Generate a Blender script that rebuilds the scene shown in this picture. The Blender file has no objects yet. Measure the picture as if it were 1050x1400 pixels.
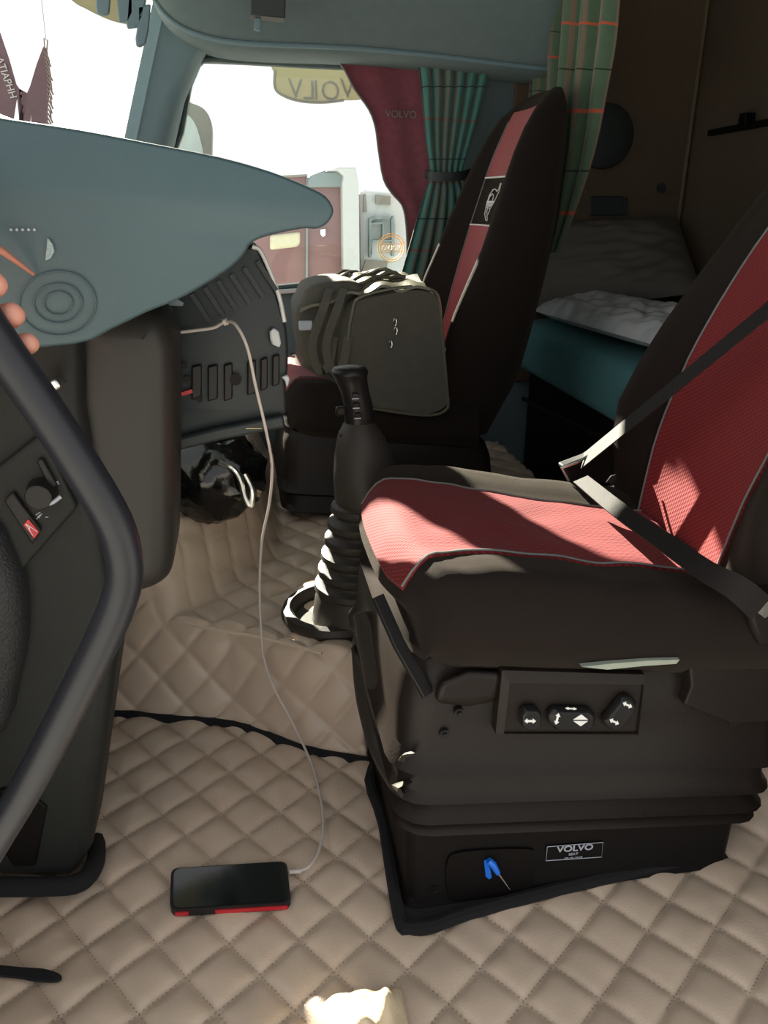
import bpy, bmesh, math, random
from mathutils import Vector, Matrix, noise
from mathutils.geometry import tessellate_polygon
random.seed(7)
S = bpy.context.scene
COL = S.collection
R = math.radians

# ------------------------------------------------------------------ camera, sky, sun, exposure
CAM = Vector((0, 0, 0.9)); PITCH, YAW, FPX = R(22), R(10), 1051.0
cd = bpy.data.cameras.new('camera'); cam = bpy.data.objects.new('camera', cd); COL.objects.link(cam)
cam.location = CAM; cam.rotation_euler = (R(90) - PITCH, 0, -YAW)
cd.sensor_fit = 'VERTICAL'; cd.sensor_height = 36; cd.lens = FPX / 1400 * 36; cd.clip_start = 0.02
S.camera = cam
W = bpy.data.worlds.new('sky'); S.world = W; W.use_nodes = True
W.node_tree.nodes['Background'].inputs[0].default_value = (0.97, 0.98, 1.0, 1)
W.node_tree.nodes['Background'].inputs[1].default_value = 0.80
SUN_DIR = Vector((-0.28, 0.88, 0.42))
sl = bpy.data.lights.new('sun', 'SUN'); sun = bpy.data.objects.new('sun', sl); COL.objects.link(sun)
sl.energy = 27; sl.angle = R(0.6); sl.color = (1.0, 0.93, 0.78)
sun.rotation_euler = SUN_DIR.to_track_quat('Z', 'Y').to_euler(); sun.location = (-2, 5, 4)
S.view_settings.view_transform = 'Standard'; S.view_settings.look = 'None'
S.view_settings.gamma = 1; S.view_settings.use_curve_mapping = False; S.view_settings.exposure = 0.55

s22, c22, s10, c10 = math.sin(PITCH), math.cos(PITCH), math.sin(YAW), math.cos(YAW)
def at(u, v, X=None, Y=None, Z=None):
    """point of the place seen at a photo position, on the plane X=, Y= or Z= where the thing stands"""
    a = (u - 525) / FPX; b = (700 - v) / FPX
    d = Vector((a*c10 + b*s22*s10 + c22*s10, -a*s10 + b*s22*c10 + c22*c10, b*c22 - s22))
    if X is not None: t = (X - CAM.x) / d.x
    elif Y is not None: t = (Y - CAM.y) / d.y
    else: t = (Z - CAM.z) / d.z
    return CAM + d * t

# ------------------------------------------------------------------ materials
def mat(name, col, rough=0.6, metal=0.0, noise_amt=0.12, noise_scale=40, bump=0.0, bump_scale=300, spec=0.5,
        sheen=0.0, coat=0.0, emit=None, alpha=1.0, trans=0.0):
    m = bpy.data.materials.new(name); m.use_nodes = True
    nt = m.node_tree; b = nt.nodes['Principled BSDF']
    b.inputs['Roughness'].default_value = rough; b.inputs['Metallic'].default_value = metal
    b.inputs['Specular IOR Level'].default_value = spec
    if sheen: b.inputs['Sheen Weight'].default_value = sheen; b.inputs['Sheen Roughness'].default_value = 0.5
    if coat: b.inputs['Coat Weight'].default_value = coat; b.inputs['Coat Roughness'].default_value = 0.1
    tc = nt.nodes.new('ShaderNodeTexCoord')
    n = nt.nodes.new('ShaderNodeTexNoise'); n.inputs['Scale'].default_value = noise_scale; n.inputs['Detail'].default_value = 4
    nt.links.new(tc.outputs['Object'], n.inputs['Vector'])
    r = nt.nodes.new('ShaderNodeMix'); r.data_type = 'RGBA'
    c1 = [max(0, c*(1-noise_amt)) for c in col]; c2 = [min(1, c*(1+noise_amt)) for c in col]
    r.inputs[6].default_value = (*c1, 1); r.inputs[7].default_value = (*c2, 1)
    nt.links.new(n.outputs['Fac'], r.inputs[0]); nt.links.new(r.outputs[2], b.inputs['Base Color'])
    if bump:
        n2 = nt.nodes.new('ShaderNodeTexNoise'); n2.inputs['Scale'].default_value = bump_scale; n2.inputs['Detail'].default_value = 3
        nt.links.new(tc.outputs['Object'], n2.inputs['Vector'])
        bp = nt.nodes.new('ShaderNodeBump'); bp.inputs['Strength'].default_value = bump; bp.inputs['Distance'].default_value = 0.002
        nt.links.new(n2.outputs['Fac'], bp.inputs['Height']); nt.links.new(bp.outputs['Normal'], b.inputs['Normal'])
    if trans: b.inputs['Transmission Weight'].default_value = trans
    if alpha < 1: b.inputs['Alpha'].default_value = alpha
    return m

def woven(name, col, scale=420, amt=0.35, sheen=0.3):
    m = mat(name, col, 0.85, noise_amt=0.1, sheen=sheen, spec=0.2)
    nt = m.node_tree; b = nt.nodes['Principled BSDF']
    tc = [n for n in nt.nodes if n.type == 'TEX_COORD'][0]
    w1 = nt.nodes.new('ShaderNodeTexWave'); w1.inputs['Scale'].default_value = scale / 6.28; w1.bands_direction = 'DIAGONAL'
    w2 = nt.nodes.new('ShaderNodeTexWave'); w2.inputs['Scale'].default_value = scale / 6.28; w2.bands_direction = 'Y'
    for w in (w1, w2): nt.links.new(tc.outputs['Object'], w.inputs['Vector'])
    mu = nt.nodes.new('ShaderNodeMath'); mu.operation = 'MULTIPLY'
    nt.links.new(w1.outputs['Fac'], mu.inputs[0]); nt.links.new(w2.outputs['Fac'], mu.inputs[1])
    mx = nt.nodes.new('ShaderNodeMix'); mx.data_type = 'RGBA'
    mx.inputs[6].default_value = (*[c*(1-amt) for c in col], 1); mx.inputs[7].default_value = (*[min(1, c*(1+amt)) for c in col], 1)
    nt.links.new(mu.outputs[0], mx.inputs[0]); nt.links.new(mx.outputs[2], b.inputs['Base Color'])
    bp = nt.nodes.new('ShaderNodeBump'); bp.inputs['Strength'].default_value = 0.4; bp.inputs['Distance'].default_value = 0.0015
    nt.links.new(mu.outputs[0], bp.inputs['Height']); nt.links.new(bp.outputs['Normal'], b.inputs['Normal'])
    return m

def glass_mat(name, tint=(0.97, 0.98, 0.97), refl=0.025):
    m = bpy.data.materials.new(name); m.use_nodes = True; nt = m.node_tree; nt.nodes.clear()
    o = nt.nodes.new('ShaderNodeOutputMaterial'); t = nt.nodes.new('ShaderNodeBsdfTransparent'); g = nt.nodes.new('ShaderNodeBsdfGlossy')
    t.inputs[0].default_value = (*tint, 1); g.inputs['Roughness'].default_value = 0.02
    mx = nt.nodes.new('ShaderNodeMixShader'); mx.inputs[0].default_value = refl
    nt.links.new(t.outputs[0], mx.inputs[1]); nt.links.new(g.outputs[0], mx.inputs[2]); nt.links.new(mx.outputs[0], o.inputs[0])
    return m

def translucent_mat(name, col, transp=0.35):
    m = bpy.data.materials.new(name); m.use_nodes = True; nt = m.node_tree; nt.nodes.clear()
    o = nt.nodes.new('ShaderNodeOutputMaterial'); t = nt.nodes.new('ShaderNodeBsdfTranslucent'); d = nt.nodes.new('ShaderNodeBsdfDiffuse')
    t.inputs[0].default_value = (*col, 1); d.inputs[0].default_value = (*col, 1)
    mx = nt.nodes.new('ShaderNodeMixShader'); mx.inputs[0].default_value = 0.5
    nt.links.new(t.outputs[0], mx.inputs[1]); nt.links.new(d.outputs[0], mx.inputs[2])
    tr = nt.nodes.new('ShaderNodeBsdfTransparent'); mx2 = nt.nodes.new('ShaderNodeMixShader'); mx2.inputs[0].default_value = transp
    nt.links.new(mx.outputs[0], mx2.inputs[1]); nt.links.new(tr.outputs[0], mx2.inputs[2]); nt.links.new(mx2.outputs[0], o.inputs[0])
    return m

def plaid_mat(name, base, a, line):
    """checked curtain cloth: broad woven bands with thin coloured lines"""
    m = mat(name, base, 0.9, noise_amt=0.15, sheen=0.2, spec=0.2); nt = m.node_tree; b = nt.nodes['Principled BSDF']
    uv = nt.nodes.new('ShaderNodeUVMap'); sp = nt.nodes.new('ShaderNodeSeparateXYZ'); nt.links.new(uv.outputs[0], sp.inputs[0])
    def band(sock, freq, width, off):
        mu = nt.nodes.new('ShaderNodeMath'); mu.operation = 'MULTIPLY_ADD'; mu.inputs[1].default_value = freq; mu.inputs[2].default_value = off
        nt.links.new(sock, mu.inputs[0])
        fr = nt.nodes.new('ShaderNodeMath'); fr.operation = 'FRACT'; nt.links.new(mu.outputs[0], fr.inputs[0])
        lt = nt.nodes.new('ShaderNodeMath'); lt.operation = 'LESS_THAN'; lt.inputs[1].default_value = width; nt.links.new(fr.outputs[0], lt.inputs[0])
        return lt.outputs[0]
    def mix(fac, c1sock, c2):
        mx = nt.nodes.new('ShaderNodeMix'); mx.data_type = 'RGBA'; nt.links.new(fac, mx.inputs[0]); nt.links.new(c1sock, mx.inputs[6])
        mx.inputs[7].default_value = (*c2, 1); return mx.outputs[2]
    src = [l.from_socket for l in nt.links if l.to_socket == b.inputs['Base Color']][0]
    s = mix(band(sp.outputs[0], 7, 0.3, 0.1), src, a)
    s = mix(band(sp.outputs[1], 3.2, 0.035, 0.2), s, line)
    s = mix(band(sp.outputs[1], 3.2, 0.02, 0.62), s, [c*0.25 for c in base])
    nt.links.new(s, b.inputs['Base Color'])
    return m

M = {}
M['dash'] = mat('dash_plastic', (0.048, 0.088, 0.100), 0.5, bump=0.15, bump_scale=700, noise_amt=0.06)  # bluish veil of glare put into the base colour of dark plastic
M['dash_dark'] = mat('dash_dark_plastic', (0.022, 0.030, 0.031), 0.55, bump=0.15, bump_scale=700)
M['column'] = mat('column_plastic', (0.026, 0.024, 0.021), 0.42, spec=0.35, bump=0.1, bump_scale=900, noise_amt=0.05)
M['side'] = mat('side_plastic', (0.014, 0.016, 0.015), 0.5, bump=0.25, bump_scale=600, spec=0.25)
M['roof'] = mat('roof_lining', (0.12, 0.165, 0.175), 0.9, bump=0.2, bump_scale=500)  # teal glare haze mixed into the lining colour
M['pillar'] = mat('pillar_lining', (0.13, 0.205, 0.235), 0.7, noise_amt=0.05)  # lighter and bluer, with the same haze in its colour
M['brown'] = mat('brown_wall_lining', (0.100, 0.072, 0.047), 0.9, bump=0.2, bump_scale=300, noise_amt=0.15)
M['black'] = mat('black_plastic', (0.006, 0.005, 0.0048), 0.5, bump=0.12, bump_scale=800, spec=0.12)
M['rubber'] = mat('black_rubber', (0.0145, 0.0108, 0.009), 0.42, bump=0.15, bump_scale=250, spec=0.18)
M['gaiter'] = mat('gaiter_rubber', (0.036, 0.031, 0.025), 0.5, bump=0.15, bump_scale=300, spec=0.3)
M['handle'] = mat('handle_coating', (0.016, 0.017, 0.022), 0.38, spec=0.35, bump=0.1, bump_scale=1200)
M['switch'] = mat('switch_plastic', (0.013, 0.012, 0.012), 0.35, spec=0.25)
M['white'] = mat('white_print', (0.7, 0.7, 0.68), 0.6)
M['greyprint'] = mat('grey_print', (0.38, 0.40, 0.45), 0.6)
M['pipe'] = mat('grey_piping', (0.16, 0.16, 0.15), 0.7)
M['fabric'] = mat('black_seat_cloth', (0.0185, 0.0140, 0.0122), 0.9, bump=0.6, bump_scale=1500, noise_amt=0.35, noise_scale=900, sheen=0.10, spec=0.06)
M['fabric'].node_tree.nodes['Principled BSDF'].inputs['Sheen Tint'].default_value = (0.7, 0.62, 0.48, 1)
M['fabric'].node_tree.nodes['Principled BSDF'].inputs['Sheen Roughness'].default_value = 0.35
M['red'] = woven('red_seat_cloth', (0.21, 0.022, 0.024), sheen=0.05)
M['redpass'] = woven('pale_red_cloth', (0.36, 0.085, 0.09), sheen=0.1)  # paler red than the driver seat cloth
M['belt'] = mat('belt_webbing', (0.016, 0.013, 0.012), 0.6, spec=0.2, bump=0.4, bump_scale=900)
M['leather'] = None
M['feltmat'] = mat('black_felt', (0.008, 0.008, 0.009), 0.95, bump=0.6, bump_scale=900)
M['metal'] = mat('bright_metal', (0.7, 0.7, 0.68), 0.25, 1.0)
M['bluep'] = mat('blue_plastic', (0.01, 0.16, 0.75), 0.35)
M['redp'] = mat('red_plastic', (0.5, 0.02, 0.03), 0.4)
M['cable'] = mat('cable_sleeve', (0.58, 0.52, 0.47), 0.5)
M['screen'] = mat('phone_screen', (0.004, 0.004, 0.004), 0.08, spec=0.6)
M['phone'] = mat('phone_case', (0.01, 0.01, 0.01), 0.5)
M['cloth'] = mat('cream_cloth', (0.62, 0.50, 0.33), 0.7, bump=0.3, bump_scale=200)
M['bag'] = mat('olive_bag_cloth', (0.075, 0.068, 0.052), 0.75, bump=0.4, bump_scale=500, noise_amt=0.2)
M['bagtop'] = mat('olive_bag_leatherette', (0.095, 0.088, 0.06), 0.35, bump=0.3, bump_scale=160)
M['gloss'] = mat('glossy_black_film', (0.006, 0.006, 0.006), 0.12, bump=0.5, bump_scale=30)
M['teal'] = mat('teal_sheet', (0.07, 0.19, 0.205), 0.85, bump=0.2, bump_scale=200)
M['quilt'] = mat('grey_pillow_cloth', (0.105, 0.096, 0.08), 0.6, bump=0.3, bump_scale=60, noise_amt=0.2, noise_scale=12)
M['silver'] = mat('silver_foil', (0.80, 0.82, 0.84), 0.28, 0.35, bump=0.6, bump_scale=40, noise_amt=0.3, noise_scale=15)
M['redcurt'] = mat('red_plush', (0.165, 0.040, 0.060), 0.95, bump=0.5, bump_scale=300, noise_amt=0.35, noise_scale=60, sheen=0.4)
M['greencurt'] = plaid_mat('green_curtain_cloth', (0.06, 0.17, 0.15), (0.12, 0.14, 0.12), (0.16, 0.10, 0.09))
M['bunkcurt'] = plaid_mat('bunk_curtain_cloth', (0.07, 0.115, 0.075), (0.15, 0.115, 0.085), (0.40, 0.08, 0.045))
M['glass'] = glass_mat('window_glass')
M['mirror'] = mat('mirror_shell', (0.22, 0.21, 0.18), 0.5)
M['mirrorglass'] = mat('mirror_glass', (0.7, 0.75, 0.78), 0.05, 1.0)
M['visor'] = translucent_mat('smoked_visor', (0.24, 0.235, 0.165), 0.06)
M['skin'] = mat('skin', (0.62, 0.28, 0.21), 0.45, bump=0.15, bump_scale=200, noise_amt=0.1)
M['skin'].node_tree.nodes['Principled BSDF'].inputs['Subsurface Weight'].default_value = 0.12
M['skin'].node_tree.nodes['Principled BSDF'].inputs['Subsurface Radius'].default_value = (0.01, 0.004, 0.002)
M['nail'] = mat('nail', (0.7, 0.42, 0.35), 0.3)
M['sleeve'] = mat('sleeve_cloth', (0.05, 0.06, 0.08), 0.9, bump=0.4)
M['truckred'] = mat('truck_red_hazed', (0.22, 0.115, 0.115), 0.35, noise_amt=0.15, noise_scale=3)  # red greyed so that the base colour carries the haze outside
M['truckwhite'] = mat('truck_white_paint', (0.52, 0.56, 0.56), 0.35, noise_amt=0.06)
M['truckgrey'] = mat('truck_grey_panel', (0.20, 0.26, 0.27), 0.4)
M['ground'] = mat('concrete_yard', (0.42, 0.41, 0.38), 0.9, noise_scale=2, noise_amt=0.2)
M['pennant'] = mat('burgundy_pennant', (0.20, 0.13, 0.15), 0.9, bump=0.3)
M['fringe'] = mat('pennant_fringe', (0.30, 0.24, 0.20), 0.9)
M['yellow'] = mat('yellow_sticker', (0.80, 0.55, 0.18), 0.6)
M['seal'] = mat('window_seal', (0.05, 0.085, 0.09), 0.4)
M['winpane'] = mat('far_window_pane', (0.62, 0.60, 0.42), 0.2)

def leather(name, col):
    m = mat(name, col, 0.30, bump=0.25, bump_scale=420, noise_amt=0.08, noise_scale=9, spec=0.5)
    return m
M['leather'] = leather('beige_leatherette', (0.58, 0.455, 0.345))
M['stitch'] = mat('stitch_thread', (0.20, 0.16, 0.12), 0.9)

# ------------------------------------------------------------------ mesh helpers
def cat(pts, n=6, closed=False):
    """Catmull-Rom through points"""
    P = [Vector(p) for p in pts]; out = []
    N = len(P); last = N if closed else N - 1
    for i in range(last):
        p0 = P[(i-1) % N] if closed or i > 0 else P[0]*2 - P[1]
        p1 = P[i]; p2 = P[(i+1) % N]
        p3 = P[(i+2) % N] if closed or i + 2 < N else P[-1]*2 - P[-2]
        for k in range(n):
            t = k / n
            out.append(0.5*((2*p1) + (p2-p0)*t + (2*p0-5*p1+4*p2-p3)*t*t + (3*p1-p0-3*p2+p3)*t**3))
    if not closed: out.append(P[-1])
    return out

class MB:
    def __init__(s): s.v = []; s.f = []; s.uv = None
    def add(s, vs, fs):
        o = len(s.v); s.v += [Vector(v) for v in vs]; s.f += [tuple(i + o for i in f) for f in fs]; return s
    def box(s, c, size, rot=None):
        c = Vector(c); h = Vector(size) / 2; vs = []
        for x in (-1, 1):
            for y in (-1, 1):
                for z in (-1, 1):
                    p = Vector((x*h.x, y*h.y, z*h.z))
                    if rot is not None: p = rot @ p
                    vs.append(c + p)
        return s.add(vs, [(0,1,3,2),(4,6,7,5),(0,4,5,1),(2,3,7,6),(0,2,6,4),(1,5,7,3)])
    def loft(s, loops, closed=True, caps=True):
        n = len(loops[0]); vs = [v for l in loops for v in l]; fs = []
        for i in range(len(loops) - 1):
            for j in range(n if closed else n - 1):
                a = i*n + j; b = i*n + (j+1) % n
                fs.append((a, b, b + n, a + n))
        if caps and closed:
            if n <= 6:
                fs.append(tuple(range(n))[::-1]); fs.append(tuple(range((len(loops)-1)*n, len(loops)*n)))
            else:
                for k in (0, len(loops)-1):
                    for t in tessellate_polygon([[Vector(p) for p in loops[k]]]): fs.append(tuple(k*n + i for i in t))
        return s.add(vs, fs)
    def tube(s, pts, r, n=8, caps=True):
        P = [Vector(p) for p in pts]; loops = []
        rr = r if isinstance(r, (list, tuple)) else [r]*len(P)
        up = None
        for i, p in enumerate(P):
            t = (P[min(i+1, len(P)-1)] - P[max(i-1, 0)])
            t = t.normalized() if t.length > 1e-9 else Vector((0,0,1))
            if up is None:
                up = Vector((0,0,1)) if abs(t.z) < 0.9 else Vector((1,0,0))
            a = (up - t*up.dot(t)).normalized(); b = t.cross(a); up = a
            loops.append([p + (a*math.cos(k*2*math.pi/n) + b*math.sin(k*2*math.pi/n))*rr[i] for k in range(n)])
        return s.loft(loops, True, caps)
    def strip(s, pts, width, thick, across):
        """flat band along a polyline; across = width direction (Vector or list)"""
        P = [Vector(p) for p in pts]; loops = []
        for i, p in enumerate(P):
            t = (P[min(i+1, len(P)-1)] - P[max(i-1, 0)]).normalized()
            a = Vector(across[i] if isinstance(across, list) else across); a = (a - t*a.dot(t)).normalized(); nrm = t.cross(a)
            w = width[i] if isinstance(width, list) else width
            loops.append([p + a*w/2 + nrm*thick/2, p - a*w/2 + nrm*thick/2, p - a*w/2 - nrm*thick/2, p + a*w/2 - nrm*thick/2])
        return s.loft(loops)
    def prism(s, poly, vec):
        """closed planar polygon (3d points) pushed along vec"""
        P = [Vector(p) for p in poly]; vec = Vector(vec)
        return s.loft([P, [p + vec for p in P]])
    def lathe(s, prof, center, n=24, sx=1.0, sy=1.0):
        c = Vector(center)
        return s.loft([[c + Vector((r*math.cos(k*2*math.pi/n)*sx, r*math.sin(k*2*math.pi/n)*sy, z)) for k in range(n)] for r, z in prof])
    def grid(s, fn, nu, nv, thick=None):
        """fn(i/nu, j/nv) -> point; thick = Vector offset that closes it to a shell"""
        o = len(s.v)
        vs = [fn(i/nu, j/nv) for i in range(nu+1) for j in range(nv+1)]
        q = lambda i, j: i*(nv+1) + j
        fs = [(q(i,j), q(i+1,j), q(i+1,j+1), q(i,j+1)) for i in range(nu) for j in range(nv)]
        if thick is not None:
            thick = Vector(thick); n = len(vs)
            back = [Vector(v) + thick for v in vs]
            fs2 = [tuple(x + n for x in f[::-1]) for f in fs]
            rim = [q(i,0) for i in range(nu+1)] + [q(nu,j) for j in range(1, nv+1)] + [q(i,nv) for i in range(nu-1,-1,-1)] + [q(0,j) for j in range(nv-1,0,-1)]
            fs3 = [(rim[k], rim[k-1], rim[k-1]+n, rim[k]+n) for k in range(len(rim))]
            vs = vs + back; fs = fs + fs2 + fs3
        return s.add(vs, fs)
    def build(s, name, m, parent=None, smooth=True, bevel=0, bseg=2, sub=0, solid=0, autosmooth=40):
        me = bpy.data.meshes.new(name); me.from_pydata([tuple(v) for v in s.v], [], s.f)
        me.validate()
        bm = bmesh.new(); bm.from_mesh(me); bmesh.ops.recalc_face_normals(bm, faces=bm.faces); bm.to_mesh(me); bm.free()
        if m is not None: me.materials.append(m)
        if s.uv:
            ul = me.uv_layers.new(name='UVMap')
            for lp in me.loops:
                if lp.vertex_index < len(s.uv): ul.data[lp.index].uv = s.uv[lp.vertex_index]
        if smooth:
            me.polygons.foreach_set('use_smooth', [True]*len(me.polygons))
            if autosmooth and not sub:
                me.set_sharp_from_angle(angle=R(autosmooth))
        o = bpy.data.objects.new(name, me); COL.objects.link(o)
        if parent is not None:
            o.parent = parent; o.matrix_parent_inverse = Matrix.Translation(-parent.location) if parent.type == 'EMPTY' or True else Matrix()
            o.matrix_parent_inverse = parent_world_inv(parent)
        if solid:
            md = o.modifiers.new('solid', 'SOLIDIFY'); md.thickness = solid; md.offset = 0
        if bevel:
            md = o.modifiers.new('bevel', 'BEVEL'); md.width = bevel; md.segments = bseg; md.limit_method = 'ANGLE'; md.angle_limit = R(35)
        if sub:
            md = o.modifiers.new('sub', 'SUBSURF'); md.levels = sub; md.render_levels = sub
        return o

def world_of(o):
    mtx = Matrix.LocRotScale(o.location, o.rotation_euler, o.scale)
    if o.parent is not None: mtx = world_of(o.parent) @ o.matrix_parent_inverse @ mtx
    return mtx
def parent_world_inv(p): return world_of(p).inverted()

def tag(o, label=None, cat=None, group=None, kind=None):
    if label: o['label'] = label
    if cat: o['category'] = cat
    if group: o['group'] = group
    if kind: o['kind'] = kind
    return o
def thing(name, label, category, loc=(0,0,0), group=None):
    o = bpy.data.objects.new(name, None); COL.objects.link(o); o.location = loc; o.empty_display_size = 0.05
    return tag(o, label, category, group)
def struct(o): o['kind'] = 'structure'; return o

def text_mesh(name, body, m, parent, origin, right, up, height, extrude=0.0006, mirror=False, width=None, offset=0.0):
    """lettering laid on a surface: origin = centre, right/up = directions on the surface"""
    cu = bpy.data.curves.new('text', 'FONT'); cu.body = body; cu.size = 1; cu.align_x = 'CENTER'; cu.align_y = 'CENTER'; cu.extrude = 0.001; cu.offset = offset
    tmp = bpy.data.objects.new('text', cu); COL.objects.link(tmp)
    dg = bpy.context.evaluated_depsgraph_get(); me = bpy.data.meshes.new_from_object(tmp.evaluated_get(dg))
    bpy.data.objects.remove(tmp)
    xs = [v.co.x for v in me.vertices]; ys = [v.co.y for v in me.vertices]
    cx, cy = (min(xs)+max(xs))/2, (min(ys)+max(ys))/2; k = height / (max(ys)-min(ys))
    kx = k if width is None else width / (max(xs)-min(xs))
    right = Vector(right).normalized(); up = Vector(up).normalized(); nrm = right.cross(up); sgn = -1 if mirror else 1
    for v in me.vertices:
        p = v.co.copy()
        v.co = Vector(origin) + right*(p.x-cx)*kx*sgn + up*(p.y-cy)*k + nrm*(extrude if p.z > 0 else -extrude)
    me.materials.clear(); me.materials.append(m); me.name = name
    o = bpy.data.objects.new(name, me); COL.objects.link(o)
    if parent is not None: o.parent = parent; o.matrix_parent_inverse = parent_world_inv(parent)
    return o

def sstep(a, b, x):
    t = max(0, min(1, (x-a)/(b-a))); return t*t*(3-2*t)
def lerp(tab, x):
    if x <= tab[0][0]: return tab[0][1]
    for (a, p), (b, q) in zip(tab, tab[1:]):
        if x <= b: return p + (q-p)*(x-a)/(b-a)
    return tab[-1][1]

# ------------------------------------------------------------------ the setting
FAR = 2.40          # inner face of the passenger-side wall
BACK = 1.37
def plate_with_hole(outer, inner, vec):
    bm = bmesh.new(); es = []
    for lp in (outer, inner):
        vs = [bm.verts.new(p) for p in lp]
        es += [bm.edges.new((vs[i], vs[(i+1) % len(vs)])) for i in range(len(vs))]
    r = bmesh.ops.triangle_fill(bm, edges=es, use_beauty=True)
    ex = bmesh.ops.extrude_face_region(bm, geom=bm.faces[:])
    bmesh.ops.translate(bm, verts=[g for g in ex['geom'] if isinstance(g, bmesh.types.BMVert)], vec=vec)
    mb = MB(); bm.verts.index_update(); mb.v = [v.co.copy() for v in bm.verts]; mb.f = [tuple(v.index for v in f.verts) for f in bm.faces]
    bm.free(); return mb

gr = MB(); gr.box((0, 6, -1.62), (60, 60, 0.1)); struct(gr.build('ground', M['ground'], smooth=False))
fl = MB(); fl.box((0.35, 1.42, -0.05), (2.1, 2.0, 0.08)); struct(fl.build('floor', M['feltmat'], smooth=False))
cl = MB(); cl.box((0.42, 1.42, 1.80), (1.98, 2.08, 0.06)); struct(cl.build('ceiling', M['roof'], smooth=False))
wb = MB(); wb.box((BACK + 0.03, 1.42, 0.9), (0.06, 2.08, 1.86)); struct(wb.build('wall_back', M['brown'], smooth=False))

WIN = [(278, 82), (330, 84), (420, 89), (520, 94), (600, 98), (612, 112), (615, 230), (612, 362), (602, 375), (560, 377), (470, 384), (390, 392), (300, 400), (110, 404), (78, 390), (160, 300), (236, 212), (257, 125), (264, 95)]
win_in = [at(u, v, Y=FAR) for u, v in WIN]
wo = [Vector((x, FAR, z)) for x, z in ((-0.5, -0.05), (BACK, -0.05), (BACK, 1.8), (-0.2, 1.8), (-0.16, 1.45), (-0.3, 1.06), (-0.5, 0.62))]
wr = plate_with_hole(wo, win_in, (0, 0.06, 0)); wro = struct(wr.build('wall_right', M['roof'], smooth=False))
# brown lining panel of the bunk end of the side wall
pnl = MB(); pnl.prism([Vector((x, FAR - 0.002, z)) for x, z in ((0.80, 0.35), (BACK - 0.002, 0.35), (BACK - 0.002, 1.5), (0.80, 1.5))], (0, -0.014, 0))
po = pnl.build('lining_panel', M['brown'], wro, smooth=False, bevel=0.006)
sm = MB(); sm.tube([(BACK - 0.012, FAR - 0.02, 0.4), (BACK - 0.012, FAR - 0.02, 1.5)], 0.006, 8); sm.build('corner_seam', mat('seam_cord', (0.14, 0.10, 0.06), 0.8), wro)
# small hatch, grommet and slot on the lining panel
hp = MB(); hp.prism([at(u, v, Y=FAR - 0.017) for u, v in ((806, 268), (852, 268), (852, 295), (806, 295))], (0, -0.006, 0)); hp.build('hatch_cover', M['dash_dark'], wro, smooth=False, bevel=0.004)
gp = MB(); c = at(903, 257, Y=FAR - 0.017); gp.tube([c, c + Vector((0, -0.008, 0))], 0.014, 16); gp.build('grommet', M['dash_dark'], wro)
gp = MB(); c = at(854, 282, Y=FAR - 0.017); gp.box(c, (0.014, 0.012, 0.05)); gp.build('slot_handle', M['dash_dark'], wro, bevel=0.003)

# driver-side wall: door opening left free, header, rear quarter and front cheek
wl = MB()
wl.box((0.42, 0.40, 1.68), (1.98, 0.06, 0.30)); wl.box((1.09, 0.40, 0.75), (0.6, 0.06, 1.6)); wl.box((-0.62, 0.40, 0.4), (0.3, 0.06, 0.9))
struct(wl.build('wall_left', M['brown'], smooth=False, bevel=0.01))
# front bulkhead below the windscreen
wf = MB(); wf.box((-0.70, 1.42, 0.30), (0.06, 2.08, 0.75)); struct(wf.build('wall_front', M['dash_dark'], smooth=False))

# passenger-side window: seal, pane, sill rail
w1 = thing('window_1', None, None, at(450, 385, Y=FAR)); w1['kind'] = 'structure'
pn = MB(); pn.prism([p + Vector((0, 0.03, 0)) for p in win_in], (0, 0.004, 0)); pn.build('pane', M['glass'], w1, smooth=False)
se = MB(); lp = cat(win_in, 3, True); se.tube([p + Vector((0, -0.004, 0)) for p in lp] + [lp[0] + Vector((0, -0.004, 0))], 0.009, 8); se.build('seal', M['seal'], w1)
sr = MB(); sr.strip([at(380, 399, Y=FAR - 0.02), at(560, 386, Y=FAR - 0.02)], 0.012, 0.02, (0, 0, 1)); sr.build('sill_rail', M['truckwhite'], w1, smooth=False, bevel=0.002)

# windscreen: curved glass from the pillar round to the front
w2 = thing('window_2', None, None, (-0.55, 1.4, 0.75)); w2['kind'] = 'structure'
WS = cat([(-0.22, 2.40), (-0.42, 2.26), (-0.56, 2.0), (-0.62, 1.5), (-0.63, 0.95), (-0.62, 0.45)], 5)
ws = MB(); ws.grid(lambda a, b: Vector((WS[round(a*(len(WS)-1))].x + 0.33*b*(1 - 0.0*a) - 0.08, WS[round(a*(len(WS)-1))].y, 0.55 + 0.95*b)), len(WS)-1, 6); ws.build('pane', M['glass'], w2)
hd = MB(); hd.grid(lambda a, b: Vector((WS[round(a*(len(WS)-1))].x + 0.25 + 0.25*b, WS[round(a*(len(WS)-1))].y - 0.02, 1.50 + 0.28*b)), len(WS)-1, 2, (0.03, 0, 0)); hd.build('header', M['roof'], w2)

# A-pillar lining
ap = MB()
def pil(z): return -0.3 + (z - 1.04)*(0.345 if z > 1.04 else 1.0)
loops = []
for z in (0.5, 0.7, 0.9, 1.04, 1.15, 1.24, 1.30, 1.40, 1.52):
    x0 = pil(z); w = (0.14 if z > 1.0 else 0.11) + max(0, z - 1.2)*0.45
    loops.append([Vector((x0, 2.36, z)), Vector((x0 + 0.012, 2.325, z)), Vector((x0 + 0.045, 2.312, z)), Vector((x0 + 0.055, 2.318, z)), Vector((x0 + w*0.6, 2.318, z)), Vector((x0 + w - 0.02, 2.33, z)), Vector((x0 + w, 2.36, z)), Vector((x0 + w, 2.42, z)), Vector((x0 + 0.01, 2.42, z))])
ap.loft(loops); struct(ap.build('trim_1', M['pillar']))
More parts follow.
